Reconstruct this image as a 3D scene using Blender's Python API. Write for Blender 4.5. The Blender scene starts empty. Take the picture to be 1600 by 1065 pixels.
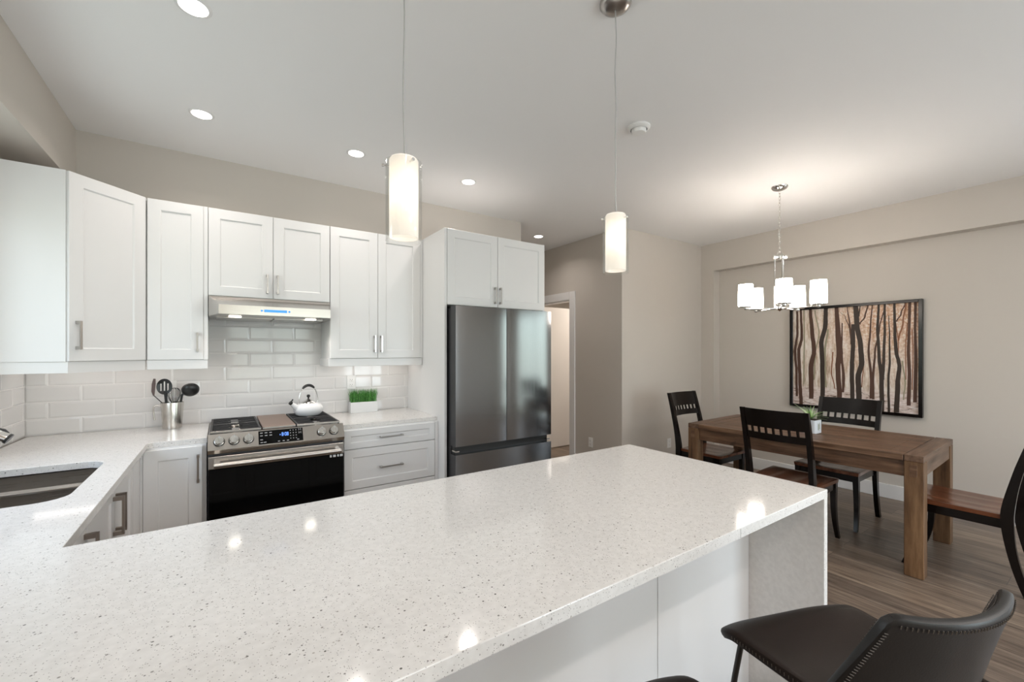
import bpy, bmesh, math, random
from mathutils import Vector, Matrix
random.seed(7)
PI = math.pi
sc = bpy.context.scene
col = sc.collection

# ------------------------------------------------------------------ camera
cd = bpy.data.cameras.new('camera'); cam = bpy.data.objects.new('camera', cd); col.objects.link(cam)
cam.location = (0, 0, 1.424)
cam.rotation_euler = (PI/2, 0, -math.radians(34.257))
cd.sensor_fit = 'HORIZONTAL'; cd.sensor_width = 36.0
cd.lens = 36.0*666.22/1600.0
cd.shift_y = (549.04-532.5)/1600.0
cd.clip_start = 0.02; cd.clip_end = 100
sc.camera = cam

# ------------------------------------------------------------------ view
sc.view_settings.view_transform = 'Standard'
sc.view_settings.look = 'None'
sc.view_settings.exposure = 0.50
sc.view_settings.gamma = 1.0
sc.view_settings.use_curve_mapping = False
sc.cycles.use_denoising = True
sc.cycles.max_bounces = 10
sc.cycles.diffuse_bounces = 6
sc.cycles.glossy_bounces = 5
sc.cycles.transmission_bounces = 8
sc.cycles.sample_clamp_indirect = 6.0
sc.cycles.caustics_reflective = False
sc.cycles.caustics_refractive = False

# ------------------------------------------------------------------ world: sky over garden green
w = bpy.data.worlds.new('world'); sc.world = w; w.use_nodes = True
nt = w.node_tree; nt.nodes.clear()
o_ = nt.nodes.new('ShaderNodeOutputWorld'); bg = nt.nodes.new('ShaderNodeBackground')
tc = nt.nodes.new('ShaderNodeTexCoord'); sp = nt.nodes.new('ShaderNodeSeparateXYZ')
mr = nt.nodes.new('ShaderNodeMapRange'); mr.inputs[1].default_value = -0.35; mr.inputs[2].default_value = 0.55
cr = nt.nodes.new('ShaderNodeValToRGB')
el = cr.color_ramp.elements
el[0].position = 0.0; el[0].color = (0.30, 0.33, 0.26, 1)
el[1].position = 1.0; el[1].color = (0.62, 0.78, 1.0, 1)
for p_, c_ in ((0.36, (0.36, 0.42, 0.28, 1)), (0.46, (0.52, 0.66, 0.52, 1)), (0.56, (0.85, 0.95, 1.0, 1))):
    e_ = el.new(p_); e_.color = c_
nt.links.new(tc.outputs['Generated'], sp.inputs[0]); nt.links.new(sp.outputs['Z'], mr.inputs[0])
nt.links.new(mr.outputs[0], cr.inputs[0]); nt.links.new(cr.outputs[0], bg.inputs[0])
bg.inputs[1].default_value = 2.2
nt.links.new(bg.outputs[0], o_.inputs[0])

# ------------------------------------------------------------------ lamps
def area(name, loc, rot, sx, sy, power, color, shape='RECTANGLE', spread=PI):
    l = bpy.data.lights.new(name, 'AREA'); l.shape = shape; l.size = sx
    if shape in ('RECTANGLE', 'ELLIPSE'): l.size_y = sy
    l.energy = power; l.color = color; l.spread = spread
    o = bpy.data.objects.new(name, l); o.location = loc; o.rotation_euler = rot; col.objects.link(o)
    return o
COOL = (0.76, 0.89, 1.0); WARM = (1.0, 0.915, 0.86)
YR = -2.6     # rear wall (behind the camera)
CEIL = 2.816
# daylight entering through the windows and one added rear opening
area('daylight_patio_door', (5.37+0.17, -1.40, 1.25), (0, PI/2, 0), 2.1, 1.7, 15, COOL)
area('daylight_living_window', (0.88, YR-0.14, 1.50), (PI/2, 0, 0), 1.55, 1.6, 14, (0.90, 0.95, 1.0))
area('daylight_fill_opening', (2.90, YR-0.14, 1.20), (PI/2, 0, 0), 1.2, 2.2, 44, COOL)  # unseen opening, added to bring in more fill daylight
area('daylight_sink_window', (-1.12, 2.15, 1.68), (0, -PI/2, 0), 1.0, 1.4, 5, COOL)
CANS_AND_FILL = [(-0.094, 2.145), (-0.097, 3.09), (0.78, 3.09), (1.672, 3.09), (3.164, 4.077), (0.2, -0.8), (1.9, -0.8), (3.6, -0.8), (0.2, -1.9), (1.9, -1.9), (3.6, -1.9)]  # entries behind the camera are added fill lamps without fixtures
for x, y in CANS_AND_FILL:
    area('recessed_or_fill_lamp', (x, y, CEIL-0.012), (0, 0, 0), 0.10, 0.10, 2.2 if y > 0 else 8.0, WARM, 'DISK', math.radians(140) if y > 0 else PI)
area('room_beyond_lamp', (4.9, 4.1, 2.6), (0, 0, 0), 0.3, 0.3, 20, (1.0, 0.90, 0.80), 'DISK')
for x0, x1 in ((-0.90, -0.12), (0.72, 1.34)):
    area('under_cabinet_lamp', ((x0+x1)/2, 3.60, 1.362), (0, 0, 0), x1-x0, 0.03, 0.45, WARM)
for x, y in ((0.073, 3.333), (0.531, 3.36)):
    area('hood_lamp', (x, y, 1.640), (0, 0, 0), 0.05, 0.05, 0.5, WARM, 'DISK', math.radians(120))

# ------------------------------------------------------------------ materials
def mat(name, color=(0.8, 0.8, 0.8), rough=0.5, metal=0.0, spec=0.5, emit=None, estr=0.0, **kw):
    m = bpy.data.materials.new(name); m.use_nodes = True
    b = m.node_tree.nodes['Principled BSDF']
    b.inputs['Base Color'].default_value = (*color, 1)
    b.inputs['Roughness'].default_value = rough
    b.inputs['Metallic'].default_value = metal
    b.inputs['Specular IOR Level'].default_value = spec
    if emit:
        b.inputs['Emission Color'].default_value = (*emit, 1); b.inputs['Emission Strength'].default_value = estr
    for k, v in kw.items(): b.inputs[k.replace('_', ' ')].default_value = v
    return m
def N(m, t, **props):
    n = m.node_tree.nodes.new(t)
    for k, v in props.items(): setattr(n, k, v)
    return n
def L(m, a, b): m.node_tree.links.new(a, b)
def bsdf(m): return m.node_tree.nodes['Principled BSDF']
def coords(m, scale=(1, 1, 1), rot=(0, 0, 0)):
    t = N(m, 'ShaderNodeTexCoord'); mp = N(m, 'ShaderNodeMapping')
    mp.inputs['Scale'].default_value = scale; mp.inputs['Rotation'].default_value = rot
    L(m, t.outputs['Object'], mp.inputs['Vector']); return mp.outputs['Vector']
def ramp(m, fac, stops, interp='LINEAR'):
    r = N(m, 'ShaderNodeValToRGB'); r.color_ramp.interpolation = interp
    e = r.color_ramp.elements
    e[0].position, e[0].color = stops[0][0], (*stops[0][1], 1)
    e[1].position, e[1].color = stops[-1][0], (*stops[-1][1], 1)
    for p, c in stops[1:-1]:
        x = e.new(p); x.color = (*c, 1)
    L(m, fac, r.inputs[0]); return r.outputs[0]
def mix(m, fac, a, b, mode='MIX'):
    n = N(m, 'ShaderNodeMix', data_type='RGBA', blend_type=mode)
    for s, v in ((0, fac), (6, a), (7, b)):
        if isinstance(v, (int, float)): n.inputs[s].default_value = v
        elif isinstance(v, tuple): n.inputs[s].default_value = (*v, 1)
        else: L(m, v, n.inputs[s])
    return n.outputs[2]
def bump(m, h, strength=0.2, dist=0.001):
    b = N(m, 'ShaderNodeBump'); b.inputs['Strength'].default_value = strength; b.inputs['Distance'].default_value = dist
    L(m, h, b.inputs['Height']); L(m, b.outputs[0], bsdf(m).inputs['Normal'])
def noise(m, vec, scale, detail=3, rough=0.5):
    n = N(m, 'ShaderNodeTexNoise'); n.inputs['Scale'].default_value = scale; n.inputs['Detail'].default_value = detail
    n.inputs['Roughness'].default_value = rough
    L(m, vec, n.inputs['Vector']); return n.outputs[0]

def wall_paint(name, c):
    m = mat(name, c, 0.75, spec=0.25); v = coords(m)
    bump(m, noise(m, v, 220, 2), 0.06, 0.001); return m
M_wall = wall_paint('greige_wall_paint', (0.575, 0.533, 0.483))
M_ceil = wall_paint('white_ceiling_paint', (0.85, 0.845, 0.84))
M_white = mat('white_cabinet_paint', (0.76, 0.755, 0.748), 0.33)
M_trim = mat('white_trim_paint', (0.80, 0.79, 0.78), 0.4)
M_doorw = mat('white_door_paint', (0.80, 0.77, 0.74), 0.45)
M_tile = mat('white_glazed_tile', (0.72, 0.705, 0.69), 0.06, spec=0.45)
M_grout = mat('tile_grout', (0.84, 0.82, 0.80), 0.8)
M_nickel = mat('satin_nickel', (0.50, 0.48, 0.46), 0.28, 1.0)
M_chrome = mat('polished_nickel', (0.80, 0.79, 0.77), 0.10, 1.0)
M_bronze = mat('brown_nickel_pull', (0.36, 0.31, 0.27), 0.32, 1.0)
M_black = mat('black_plastic', (0.012, 0.012, 0.012), 0.30)
M_blackmetal = mat('black_powdercoat_metal', (0.015, 0.013, 0.012), 0.38)
M_iron = mat('cast_iron_grate', (0.022, 0.02, 0.02), 0.45)
M_bglass = mat('black_oven_glass', (0.003, 0.003, 0.003), 0.05, spec=0.2)
M_pot = mat('white_ceramic', (0.80, 0.80, 0.79), 0.35)
M_enamel = mat('white_enamel', (0.86, 0.86, 0.86), 0.10)
M_plate = mat('white_outlet_plastic', (0.83, 0.82, 0.80), 0.35)
M_slot = mat('outlet_slot', (0.05, 0.05, 0.05), 0.6)
M_griddle = mat('bronze_griddle_plate', (0.30, 0.21, 0.165), 0.42, 0.75)
M_can = mat('lit_recessed_lens', (1, 1, 1), 0.5, emit=(1.0, 0.95, 0.88), estr=9.0)
M_hoodlens = mat('lit_hood_lens', (1, 1, 1), 0.5, emit=(1.0, 0.93, 0.80), estr=8.0)
M_leaf = mat('variegated_leaf', (0.20, 0.36, 0.10), 0.45)
M_soil = mat('dark_soil', (0.05, 0.035, 0.025), 0.95)
M_led = mat('blue_display_digit', (0.05, 0.1, 0.5), 0.5, emit=(0.15, 0.35, 1.0), estr=1.3)
M_mark = mat('pale_printed_mark', (0.36, 0.36, 0.36), 0.5)
M_sticker = mat('white_sticker', (0.8, 0.8, 0.8), 0.5)
M_hooddisp = mat('blue_hood_display', (0.02, 0.10, 0.30), 0.3, emit=(0.05, 0.30, 0.75), estr=0.8)
M_seam = mat('dark_gap', (0.02, 0.018, 0.016), 0.9)

def steel(name, c, rough=0.26, aniso=0.5, stretch=(2, 2, 260), bs=0.03):
    m = mat(name, c, rough, 1.0); v = coords(m, stretch)
    n = noise(m, v, 1.5, 4, 0.6)
    mr = N(m, 'ShaderNodeMapRange'); mr.inputs[3].default_value = rough-0.05; mr.inputs[4].default_value = rough+0.07
    L(m, n, mr.inputs[0]); L(m, mr.outputs[0], bsdf(m).inputs['Roughness'])
    bump(m, n, bs, 0.001); return m
M_steel = steel('brushed_stainless_steel', (0.52, 0.49, 0.455), 0.24)
M_fridge = steel('dark_brushed_fridge_steel', (0.24, 0.24, 0.245), 0.13, stretch=(260, 260, 2), bs=0.02)
M_fridge_side = mat('dark_grey_fridge_side', (0.045, 0.045, 0.048), 0.4, 0.3)
M_sink = steel('brushed_sink_steel', (0.30, 0.275, 0.25), 0.28)
M_mug = steel('brushed_mug_steel', (0.62, 0.59, 0.55), 0.22, stretch=(200, 200, 3))

# quartz with grey flecks
M_quartz = mat('speckled_white_quartz', (0.8, 0.8, 0.8), 0.09, spec=0.5)
m = M_quartz; v = coords(m)
vo = N(m, 'ShaderNodeTexVoronoi'); vo.inputs['Scale'].default_value = 118; L(m, v, vo.inputs['Vector'])
s1 = N(m, 'ShaderNodeSeparateColor'); L(m, vo.outputs['Color'], s1.inputs[0])
sel = N(m, 'ShaderNodeMath', operation='GREATER_THAN'); sel.inputs[1].default_value = 0.915; L(m, s1.outputs[0], sel.inputs[0])
siz = N(m, 'ShaderNodeMath', operation='LESS_THAN'); siz.inputs[1].default_value = 0.27; L(m, vo.outputs['Distance'], siz.inputs[0])
fl = N(m, 'ShaderNodeMath', operation='MULTIPLY'); L(m, sel.outputs[0], fl.inputs[0]); L(m, siz.outputs[0], fl.inputs[1])
vo2 = N(m, 'ShaderNodeTexVoronoi'); vo2.inputs['Scale'].default_value = 340; L(m, v, vo2.inputs['Vector'])
s2 = N(m, 'ShaderNodeSeparateColor'); L(m, vo2.outputs['Color'], s2.inputs[0])
sel2 = N(m, 'ShaderNodeMath', operation='GREATER_THAN'); sel2.inputs[1].default_value = 0.86; L(m, s2.outputs[0], sel2.inputs[0])
siz2 = N(m, 'ShaderNodeMath', operation='LESS_THAN'); siz2.inputs[1].default_value = 0.35; L(m, vo2.outputs['Distance'], siz2.inputs[0])
fl2 = N(m, 'ShaderNodeMath', operation='MULTIPLY'); L(m, sel2.outputs[0], fl2.inputs[0]); L(m, siz2.outputs[0], fl2.inputs[1])
base = ramp(m, noise(m, v, 60, 3), [(0.35, (0.72, 0.70, 0.675)), (0.65, (0.78, 0.76, 0.735))])
dark = ramp(m, s1.outputs[1], [(0.0, (0.10, 0.095, 0.09)), (0.6, (0.36, 0.34, 0.32)), (1.0, (0.50, 0.47, 0.43))])
c1 = mix(m, fl2.outputs[0], base, (0.36, 0.34, 0.32)); c2 = mix(m, fl.outputs[0], c1, dark)
vo3 = N(m, 'ShaderNodeTexVoronoi'); vo3.inputs['Scale'].default_value = 88; L(m, v, vo3.inputs['Vector'])
s3 = N(m, 'ShaderNodeSeparateColor'); L(m, vo3.outputs['Color'], s3.inputs[0])
sel3 = N(m, 'ShaderNodeMath', operation='GREATER_THAN'); sel3.inputs[1].default_value = 0.93; L(m, s3.outputs[0], sel3.inputs[0])
siz3 = N(m, 'ShaderNodeMath', operation='LESS_THAN'); siz3.inputs[1].default_value = 0.17; L(m, vo3.outputs['Distance'], siz3.inputs[0])
fl3 = N(m, 'ShaderNodeMath', operation='MULTIPLY'); L(m, sel3.outputs[0], fl3.inputs[0]); L(m, siz3.outputs[0], fl3.inputs[1])
c3 = mix(m, fl3.outputs[0], c2, (0.26, 0.25, 0.235))
L(m, c3, bsdf(m).inputs['Base Color'])

# vinyl plank floor (planks run along Y)
M_floor = mat('grey_brown_vinyl_planks', (0.3, 0.25, 0.2), 0.34, spec=0.4)
m = M_floor; v = coords(m, rot=(0, 0, PI/2))
br = N(m, 'ShaderNodeTexBrick'); br.offset = 0.37; br.inputs['Scale'].default_value = 1.0
br.inputs['Brick Width'].default_value = 1.22; br.inputs['Row Height'].default_value = 0.18
br.inputs['Mortar Size'].default_value = 0.0012; br.inputs['Color1'].default_value = (0.2, 0.2, 0.2, 1); br.inputs['Color2'].default_value = (0.8, 0.8, 0.8, 1)
br.inputs['Mortar'].default_value = (0.0, 0.0, 0.0, 1); br.inputs['Bias'].default_value = 0.0
L(m, v, br.inputs['Vector'])
tcn = N(m, 'ShaderNodeTexCoord'); mp = N(m, 'ShaderNodeMapping'); mp.inputs['Scale'].default_value = (24, 1.6, 1)
addv = N(m, 'ShaderNodeVectorMath', operation='ADD'); L(m, tcn.outputs['Object'], addv.inputs[0])
sc3 = N(m, 'ShaderNodeVectorMath', operation='SCALE'); sc3.inputs[3].default_value = 7.0; L(m, br.outputs['Color'], sc3.inputs[0]); L(m, sc3.outputs[0], addv.inputs[1])
L(m, addv.outputs[0], mp.inputs['Vector'])
g = noise(m, mp.outputs[0], 1.6, 8, 0.62)
mp2 = N(m, 'ShaderNodeMapping'); mp2.inputs['Scale'].default_value = (90, 3, 1); L(m, addv.outputs[0], mp2.inputs['Vector'])
g2 = noise(m, mp2.outputs[0], 1.2, 4, 0.6)
cg = ramp(m, g, [(0.30, (0.060, 0.042, 0.031)), (0.5, (0.165, 0.122, 0.092)), (0.70, (0.30, 0.235, 0.182))])
cg = mix(m, 0.35, cg, ramp(m, g2, [(0.35, (0.07, 0.052, 0.04)), (0.65, (0.36, 0.29, 0.23))]))
tone = ramp(m, br.outputs['Color'], [(0.0, (0.2, 0.2, 0.2)), (0.19, (0.68, 0.66, 0.66)), (0.81, (1.22, 1.18, 1.12))])
cg = mix(m, 1.0, cg, tone, 'MULTIPLY'); L(m, cg, bsdf(m).inputs['Base Color'])
bump(m, g2, 0.15, 0.0006)

def wood(name, c0, c1, c2, rough, along=1, scale=1.0, knots=True, coat=0.0):
    m = mat(name, c1, rough, spec=0.4); s = [16*scale, 16*scale, 16*scale]; s[along] = 1.5*scale
    v = coords(m, tuple(s)); n = noise(m, v, 1.3, 8, 0.65)
    c = ramp(m, n, [(0.28, c0), (0.5, c1), (0.75, c2)])
    if knots:
        v2 = coords(m); n2 = noise(m, v2, 9, 2); c = mix(m, ramp(m, n2, [(0.68, (0, 0, 0)), (0.76, (0.6, 0.6, 0.6))]), c, tuple(x*0.35 for x in c0))
    L(m, c, bsdf(m).inputs['Base Color']); bump(m, n, 0.25, 0.001)
    if coat: bsdf(m).inputs['Coat Weight'].default_value = coat; bsdf(m).inputs['Coat Roughness'].default_value = 0.12
    return m
M_oak = wood('rustic_brown_table_wood', (0.035, 0.016, 0.008), (0.125, 0.064, 0.034), (0.27, 0.155, 0.090), 0.40, 1)
M_oakx = wood('rustic_brown_table_wood_cross', (0.035, 0.018, 0.010), (0.120, 0.066, 0.040), (0.25, 0.150, 0.094), 0.40, 0)
M_oakz = wood('rustic_brown_table_wood_upright', (0.045, 0.020, 0.009), (0.150, 0.078, 0.036), (0.30, 0.175, 0.088), 0.5, 2)
M_mahog = wood('mahogany_seat_wood', (0.070, 0.022, 0.010), (0.150, 0.050, 0.022), (0.24, 0.088, 0.040), 0.26, 1, knots=False, coat=0.3)
M_espresso = mat('espresso_chair_lacquer', (0.006, 0.004, 0.0035), 0.22, spec=0.32)
M_leather = mat('dark_brown_leather', (0.017, 0.010, 0.0075), 0.45, spec=0.17)
m = M_leather; v = coords(m)
vl = N(m, 'ShaderNodeTexVoronoi'); vl.inputs['Scale'].default_value = 260; L(m, v, vl.inputs['Vector'])
bump(m, vl.outputs['Distance'], 0.10, 0.0008)
M_leatherback = mat('grey_black_leather', (0.016, 0.014, 0.013), 0.36, spec=0.38)
m = M_leatherback; v = coords(m)
vl = N(m, 'ShaderNodeTexVoronoi'); vl.inputs['Scale'].default_value = 260; L(m, v, vl.inputs['Vector'])
bump(m, vl.outputs['Distance'], 0.10, 0.0008)
M_thread = mat('tan_stitch_thread', (0.085, 0.07, 0.058), 0.7)
M_grass = mat('artificial_grass', (0.06, 0.26, 0.045), 0.5)
m = M_grass; v = coords(m); n = noise(m, v, 90, 2)
L(m, ramp(m, n, [(0.3, (0.025, 0.14, 0.02)), (0.7, (0.14, 0.42, 0.08))]), bsdf(m).inputs['Base Color'])
# opal and clear glass
M_opal = bpy.data.materials.new('opal_glass'); M_opal.use_nodes = True
m = M_opal; nn = m.node_tree.nodes; nn.clear()
mo = nn.new('ShaderNodeOutputMaterial'); tr = nn.new('ShaderNodeBsdfTranslucent'); tr.inputs[0].default_value = (0.95, 0.92, 0.88, 1)
df = nn.new('ShaderNodeBsdfDiffuse'); df.inputs[0].default_value = (0.9, 0.88, 0.86, 1)
mx = nn.new('ShaderNodeMixShader'); mx.inputs[0].default_value = 0.5
em = nn.new('ShaderNodeEmission'); em.inputs[0].default_value = (1.0, 0.93, 0.84, 1); em.inputs[1].default_value = 0.14
ad = nn.new('ShaderNodeAddShader')
L(m, tr.outputs[0], mx.inputs[1]); L(m, df.outputs[0], mx.inputs[2]); L(m, mx.outputs[0], ad.inputs[0]); L(m, em.outputs[0], ad.inputs[1]); L(m, ad.outputs[0], mo.inputs[0])
M_shade = mat('lit_opal_chandelier_shade', (0.9, 0.9, 0.9), 0.3, emit=(1.0, 0.90, 0.80), estr=11.0)
M_clear = bpy.data.materials.new('clear_glass'); M_clear.use_nodes = True
m = M_clear; nn = m.node_tree.nodes; nn.clear()
mo = nn.new('ShaderNodeOutputMaterial'); gl = nn.new('ShaderNodeBsdfGlossy'); gl.inputs['Roughness'].default_value = 0.02
tp = nn.new('ShaderNodeBsdfTransparent'); tp.inputs[0].default_value = (0.97, 0.975, 0.97, 1)
fr = nn.new('ShaderNodeLayerWeight'); fr.inputs[0].default_value = 0.12; mx = nn.new('ShaderNodeMixShader')
frr = nn.new('ShaderNodeMapRange'); frr.inputs[3].default_value = 0.03; frr.inputs[4].default_value = 0.55; L(m, fr.outputs[1], frr.inputs[0]); L(m, frr.outputs[0], mx.inputs[0]); L(m, tp.outputs[0], mx.inputs[1]); L(m, gl.outputs[0], mx.inputs[2]); L(m, mx.outputs[0], mo.inputs[0])

# ------------------------------------------------------------------ mesh builder
class MB:
    def __init__(s): s.v = []; s.f = []; s.mi = []; s.sm = []
    def add(s, verts, faces, mi=0, smooth=False):
        b = len(s.v); s.v += [tuple(v) for v in verts]
        for f in faces: s.f.append([b+i for i in f]); s.mi.append(mi); s.sm.append(smooth)
    def bm(s, bm, mi=0, smooth=False):
        bm.verts.ensure_lookup_table(); bm.verts.index_update()
        s.add([v.co[:] for v in bm.verts], [[v.index for v in f.verts] for f in bm.faces], mi, smooth); bm.free()
    def box(s, x0, x1, y0, y1, z0, z1, bev=0.0, mi=0, rot=None, seg=1):
        b = bmesh.new(); bmesh.ops.create_cube(b, size=1.0)
        for v in b.verts:
            v.co = Vector(((x0+x1)/2+v.co.x*(x1-x0), (y0+y1)/2+v.co.y*(y1-y0), (z0+z1)/2+v.co.z*(z1-z0)))
        if bev > 0: bmesh.ops.bevel(b, geom=list(b.edges), offset=bev, segments=seg, profile=0.6, affect='EDGES')
        if rot is not None: bmesh.ops.transform(b, matrix=rot, verts=list(b.verts))
        s.bm(b, mi, False)
    def prism(s, poly, z0, z1, mi=0, mat=None, bev=0.0, seg=1):
        b = bmesh.new(); vs = [b.verts.new((x, y, z0)) for x, y in poly]
        f = b.faces.new(vs); r = bmesh.ops.extrude_face_region(b, geom=[f])
        for g in r['geom']:
            if isinstance(g, bmesh.types.BMVert): g.co.z = z1
        bmesh.ops.recalc_face_normals(b, faces=list(b.faces))
        if bev > 0: bmesh.ops.bevel(b, geom=list(b.edges), offset=bev, segments=seg, profile=0.6, affect='EDGES')
        if mat is not None: bmesh.ops.transform(b, matrix=mat, verts=list(b.verts))
        s.bm(b, mi, False)
    def lathe(s, prof, c=(0, 0, 0), n=32, mi=0, axis='Z', smooth=True, cap=True):
        vs = []; fs = []; k = len(prof)
        for i in range(n):
            a = 2*PI*i/n
            for r, z in prof:
                p = (r*math.cos(a), r*math.sin(a), z)
                if axis == 'Y': p = (p[0], p[2], p[1])
                if axis == 'X': p = (p[2], p[0], p[1])
                vs.append((c[0]+p[0], c[1]+p[1], c[2]+p[2]))
        for i in range(n):
            j = (i+1) % n
            for q in range(k-1): fs.append([i*k+q, j*k+q, j*k+q+1, i*k+q+1])
        s.add(vs, fs, mi, smooth)
        if cap:
            for q in (0, k-1):
                if prof[q][0] > 1e-6: s.add([vs[i*k+q] for i in range(n)], [list(range(n))], mi, False)
    def tube(s, pts, r, n=10, mi=0, closed=False):
        pts = [Vector(p) for p in pts]; rs = r if isinstance(r, (list, tuple)) else [r]*len(pts)
        up = None; rings = []; m_ = len(pts)
        for i, p in enumerate(pts):
            if closed: d = (pts[(i+1) % m_]-pts[i-1]).normalized()
            else: d = (pts[min(i+1, m_-1)]-pts[max(i-1, 0)]).normalized()
            if up is None:
                up = Vector((0, 0, 1)) if abs(d.z) < 0.9 else Vector((1, 0, 0))
            a = (up-d*up.dot(d)).normalized(); up = a; b = d.cross(a)
            rings.append([p+(a*math.cos(2*PI*k/n)+b*math.sin(2*PI*k/n))*rs[i] for k in range(n)])
        vs = [v for R in rings for v in R]; fs = []
        for i in range(m_ if closed else m_-1):
            j = (i+1) % m_
            for k in range(n): fs.append([i*n+k, i*n+(k+1) % n, j*n+(k+1) % n, j*n+k])
        s.add(vs, fs, mi, True)
        if not closed:
            s.add(rings[0], [list(range(n))[::-1]], mi); s.add(rings[-1], [list(range(n))], mi)
    def loft(s, rings, mi=0, smooth=True, cap=True):
        n = len(rings[0]); vs = [v for R in rings for v in R]; fs = []
        for i in range(len(rings)-1):
            for k in range(n): fs.append([i*n+k, i*n+(k+1) % n, (i+1)*n+(k+1) % n, (i+1)*n+k])
        s.add(vs, fs, mi, smooth)
        if cap: s.add(rings[0], [list(range(n))[::-1]], mi); s.add(rings[-1], [list(range(n))], mi)

WORLD = {}
def build(mb, name, mats, parent=None, local=False, loc=None):
    """world-coordinate mesh -> object; with a parent the coordinates are made relative to it"""
    me = bpy.data.meshes.new(name)
    off = Vector((0, 0, 0))
    if parent is not None and not local: off = WORLD[parent.name]
    elif loc is not None and not local: off = Vector(loc)
    me.from_pydata([tuple(Vector(v)-off) for v in mb.v], [], mb.f)
    if not isinstance(mats, (list, tuple)): mats = [mats]
    for m_ in mats: me.materials.append(m_)
    me.polygons.foreach_set('material_index', mb.mi); me.polygons.foreach_set('use_smooth', mb.sm)
    b = bmesh.new(); b.from_mesh(me); bmesh.ops.recalc_face_normals(b, faces=list(b.faces)); b.to_mesh(me); b.free()
    me.update(); me.set_sharp_from_angle(angle=math.radians(42))
    me.polygons.foreach_set('use_smooth', mb.sm); me.update()
    o = bpy.data.objects.new(name, me); col.objects.link(o)
    if parent is not None:
        o.parent = parent; WORLD[o.name] = WORLD[parent.name].copy()
    else:
        o.location = off; WORLD[o.name] = off.copy()
    return o
def tag(o, label, cat, group=None):
    o['label'] = label; o['category'] = cat
    if group: o['group'] = group
    return o
def thing(name, label, cat, loc=(0, 0, 0), rz=0.0, group=None):
    o = bpy.data.objects.new(name, None); o.empty_display_size = 0.1; col.objects.link(o)
    o.location = loc; o.rotation_euler = (0, 0, rz); WORLD[o.name] = Vector(loc)
    return tag(o, label, cat, group)
def struct(name, mb, m_):
    o = build(mb, name, m_); o['kind'] = 'structure'; return o
def copy_tree(o, parent=None):
    c = o.copy(); col.objects.link(c); c.parent = parent; WORLD[c.name] = WORLD[o.name].copy()
    for ch in list(o.children): copy_tree(ch, c)
    return c
def bx(*a, **k):
    m_ = MB(); m_.box(*a, **k); return m_

# ------------------------------------------------------------------ room constants
XL, YB, XE = -0.976, 3.753, 2.674
XH, YJ, XD, XR_ = 3.70, 3.25, 5.24, 5.37
ZC = 0.914; XP = 1.406

# ------------------------------------------------------------------ structure
struct('floor', bx(XL-0.3, 6.2, YR-0.3, 6.4, -0.1, 0.0), M_floor)
struct('ceiling', bx(XL-0.3, 6.2, YR-0.3, 6.4, CEIL, CEIL+0.12), M_ceil)
w_ = MB(); w_.box(XL-0.15, XE, YB, YB+0.12, 0, CEIL); w_.box(XE-0.12, XE, YB+0.12, 6.1, 0, CEIL)
struct('wall_back', w_, M_wall)
WY0, WY1, WZ0, WZ1 = 1.40, 2.90, 1.12, 2.25
w_ = MB(); w_.box(XL-0.15, XL, YR, WY0, 0, CEIL); w_.box(XL-0.15, XL, WY1, YB, 0, CEIL)
w_.box(XL-0.15, XL, WY0, WY1, 0, WZ0); w_.box(XL-0.15, XL, WY0, WY1, WZ1, CEIL)
struct('wall_left', w_, M_wall)
struct('wall_soffit', bx(XL, -0.756, YR, YB, 2.460, CEIL), M_wall)
# hall wall with doorway
DY0, DY1, DZ = 4.105, 4.905, 2.09
w_ = MB(); w_.box(XH, XH+0.12, YJ, DY0, 0, CEIL); w_.box(XH, XH+0.12, DY1, 6.1, 0, CEIL); w_.box(XH, XH+0.12, DY0, DY1, DZ, CEIL)
struct('wall_hall', w_, M_wall)
struct('wall_jog', bx(XH+0.12, XR_+0.15, YJ, YJ+0.12, 0, CEIL), M_wall)
PDY0, PDY1, PDZ = -2.25, -0.55, 2.30
w_ = MB(); w_.box(XR_, XR_+0.15, PDY1, YJ, 0, CEIL); w_.box(XR_, XR_+0.15, YR, PDY0, 0, CEIL)
w_.box(XR_, XR_+0.15, PDY0, PDY1, PDZ, CEIL); w_.box(XR_, XR_+0.15, PDY0, PDY1, 0, 0.06)
w_.box(XD, XR_, 3.076, YJ, 0, CEIL); w_.box(XD, XR_, YR, 3.076, 2.465, CEIL)
struct('wall_right', w_, M_wall)
struct('wall_far', bx(XE, 6.2, 6.1, 6.25, 0, CEIL), M_wall)
struct('wall_room_beyond', bx(5.6, 5.75, YJ+0.12, 6.1, 0, CEIL), M_wall)
# rear wall, behind the camera, with a window and an opening added for fill
RW = [(0.10, 1.66, 0.70, 2.30), (2.30, 3.50, 0.10, 2.30)]
w_ = MB(); xs = [XL-0.15, RW[0][0], RW[0][1], RW[1][0], RW[1][1], XR_+0.15]
w_.box(xs[0], xs[1], YR-0.12, YR, 0, CEIL); w_.box(xs[2], xs[3], YR-0.12, YR, 0, CEIL); w_.box(xs[4], xs[5], YR-0.12, YR, 0, CEIL)
for (x0, x1, z0, z1) in RW:
    w_.box(x0, x1, YR-0.12, YR, 0, z0); w_.box(x0, x1, YR-0.12, YR, z1, CEIL)
struct('wall_rear', w_, M_wall)
for k, (x0, x1, z0, z1) in enumerate(RW):
    w_ = MB(); t = 0.05
    w_.box(x0, x1, YR-0.08, YR-0.03, z0, z0+t); w_.box(x0, x1, YR-0.08, YR-0.03, z1-t, z1)
    w_.box(x0, x0+t, YR-0.08, YR-0.03, z0, z1); w_.box(x1-t, x1, YR-0.08, YR-0.03, z0, z1)
    w_.box((x0+x1)/2-t/2, (x0+x1)/2+t/2, YR-0.08, YR-0.03, z0, z1)
    struct('window_%d' % (k+1), w_, M_trim)
w_ = MB(); t = 0.06
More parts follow.
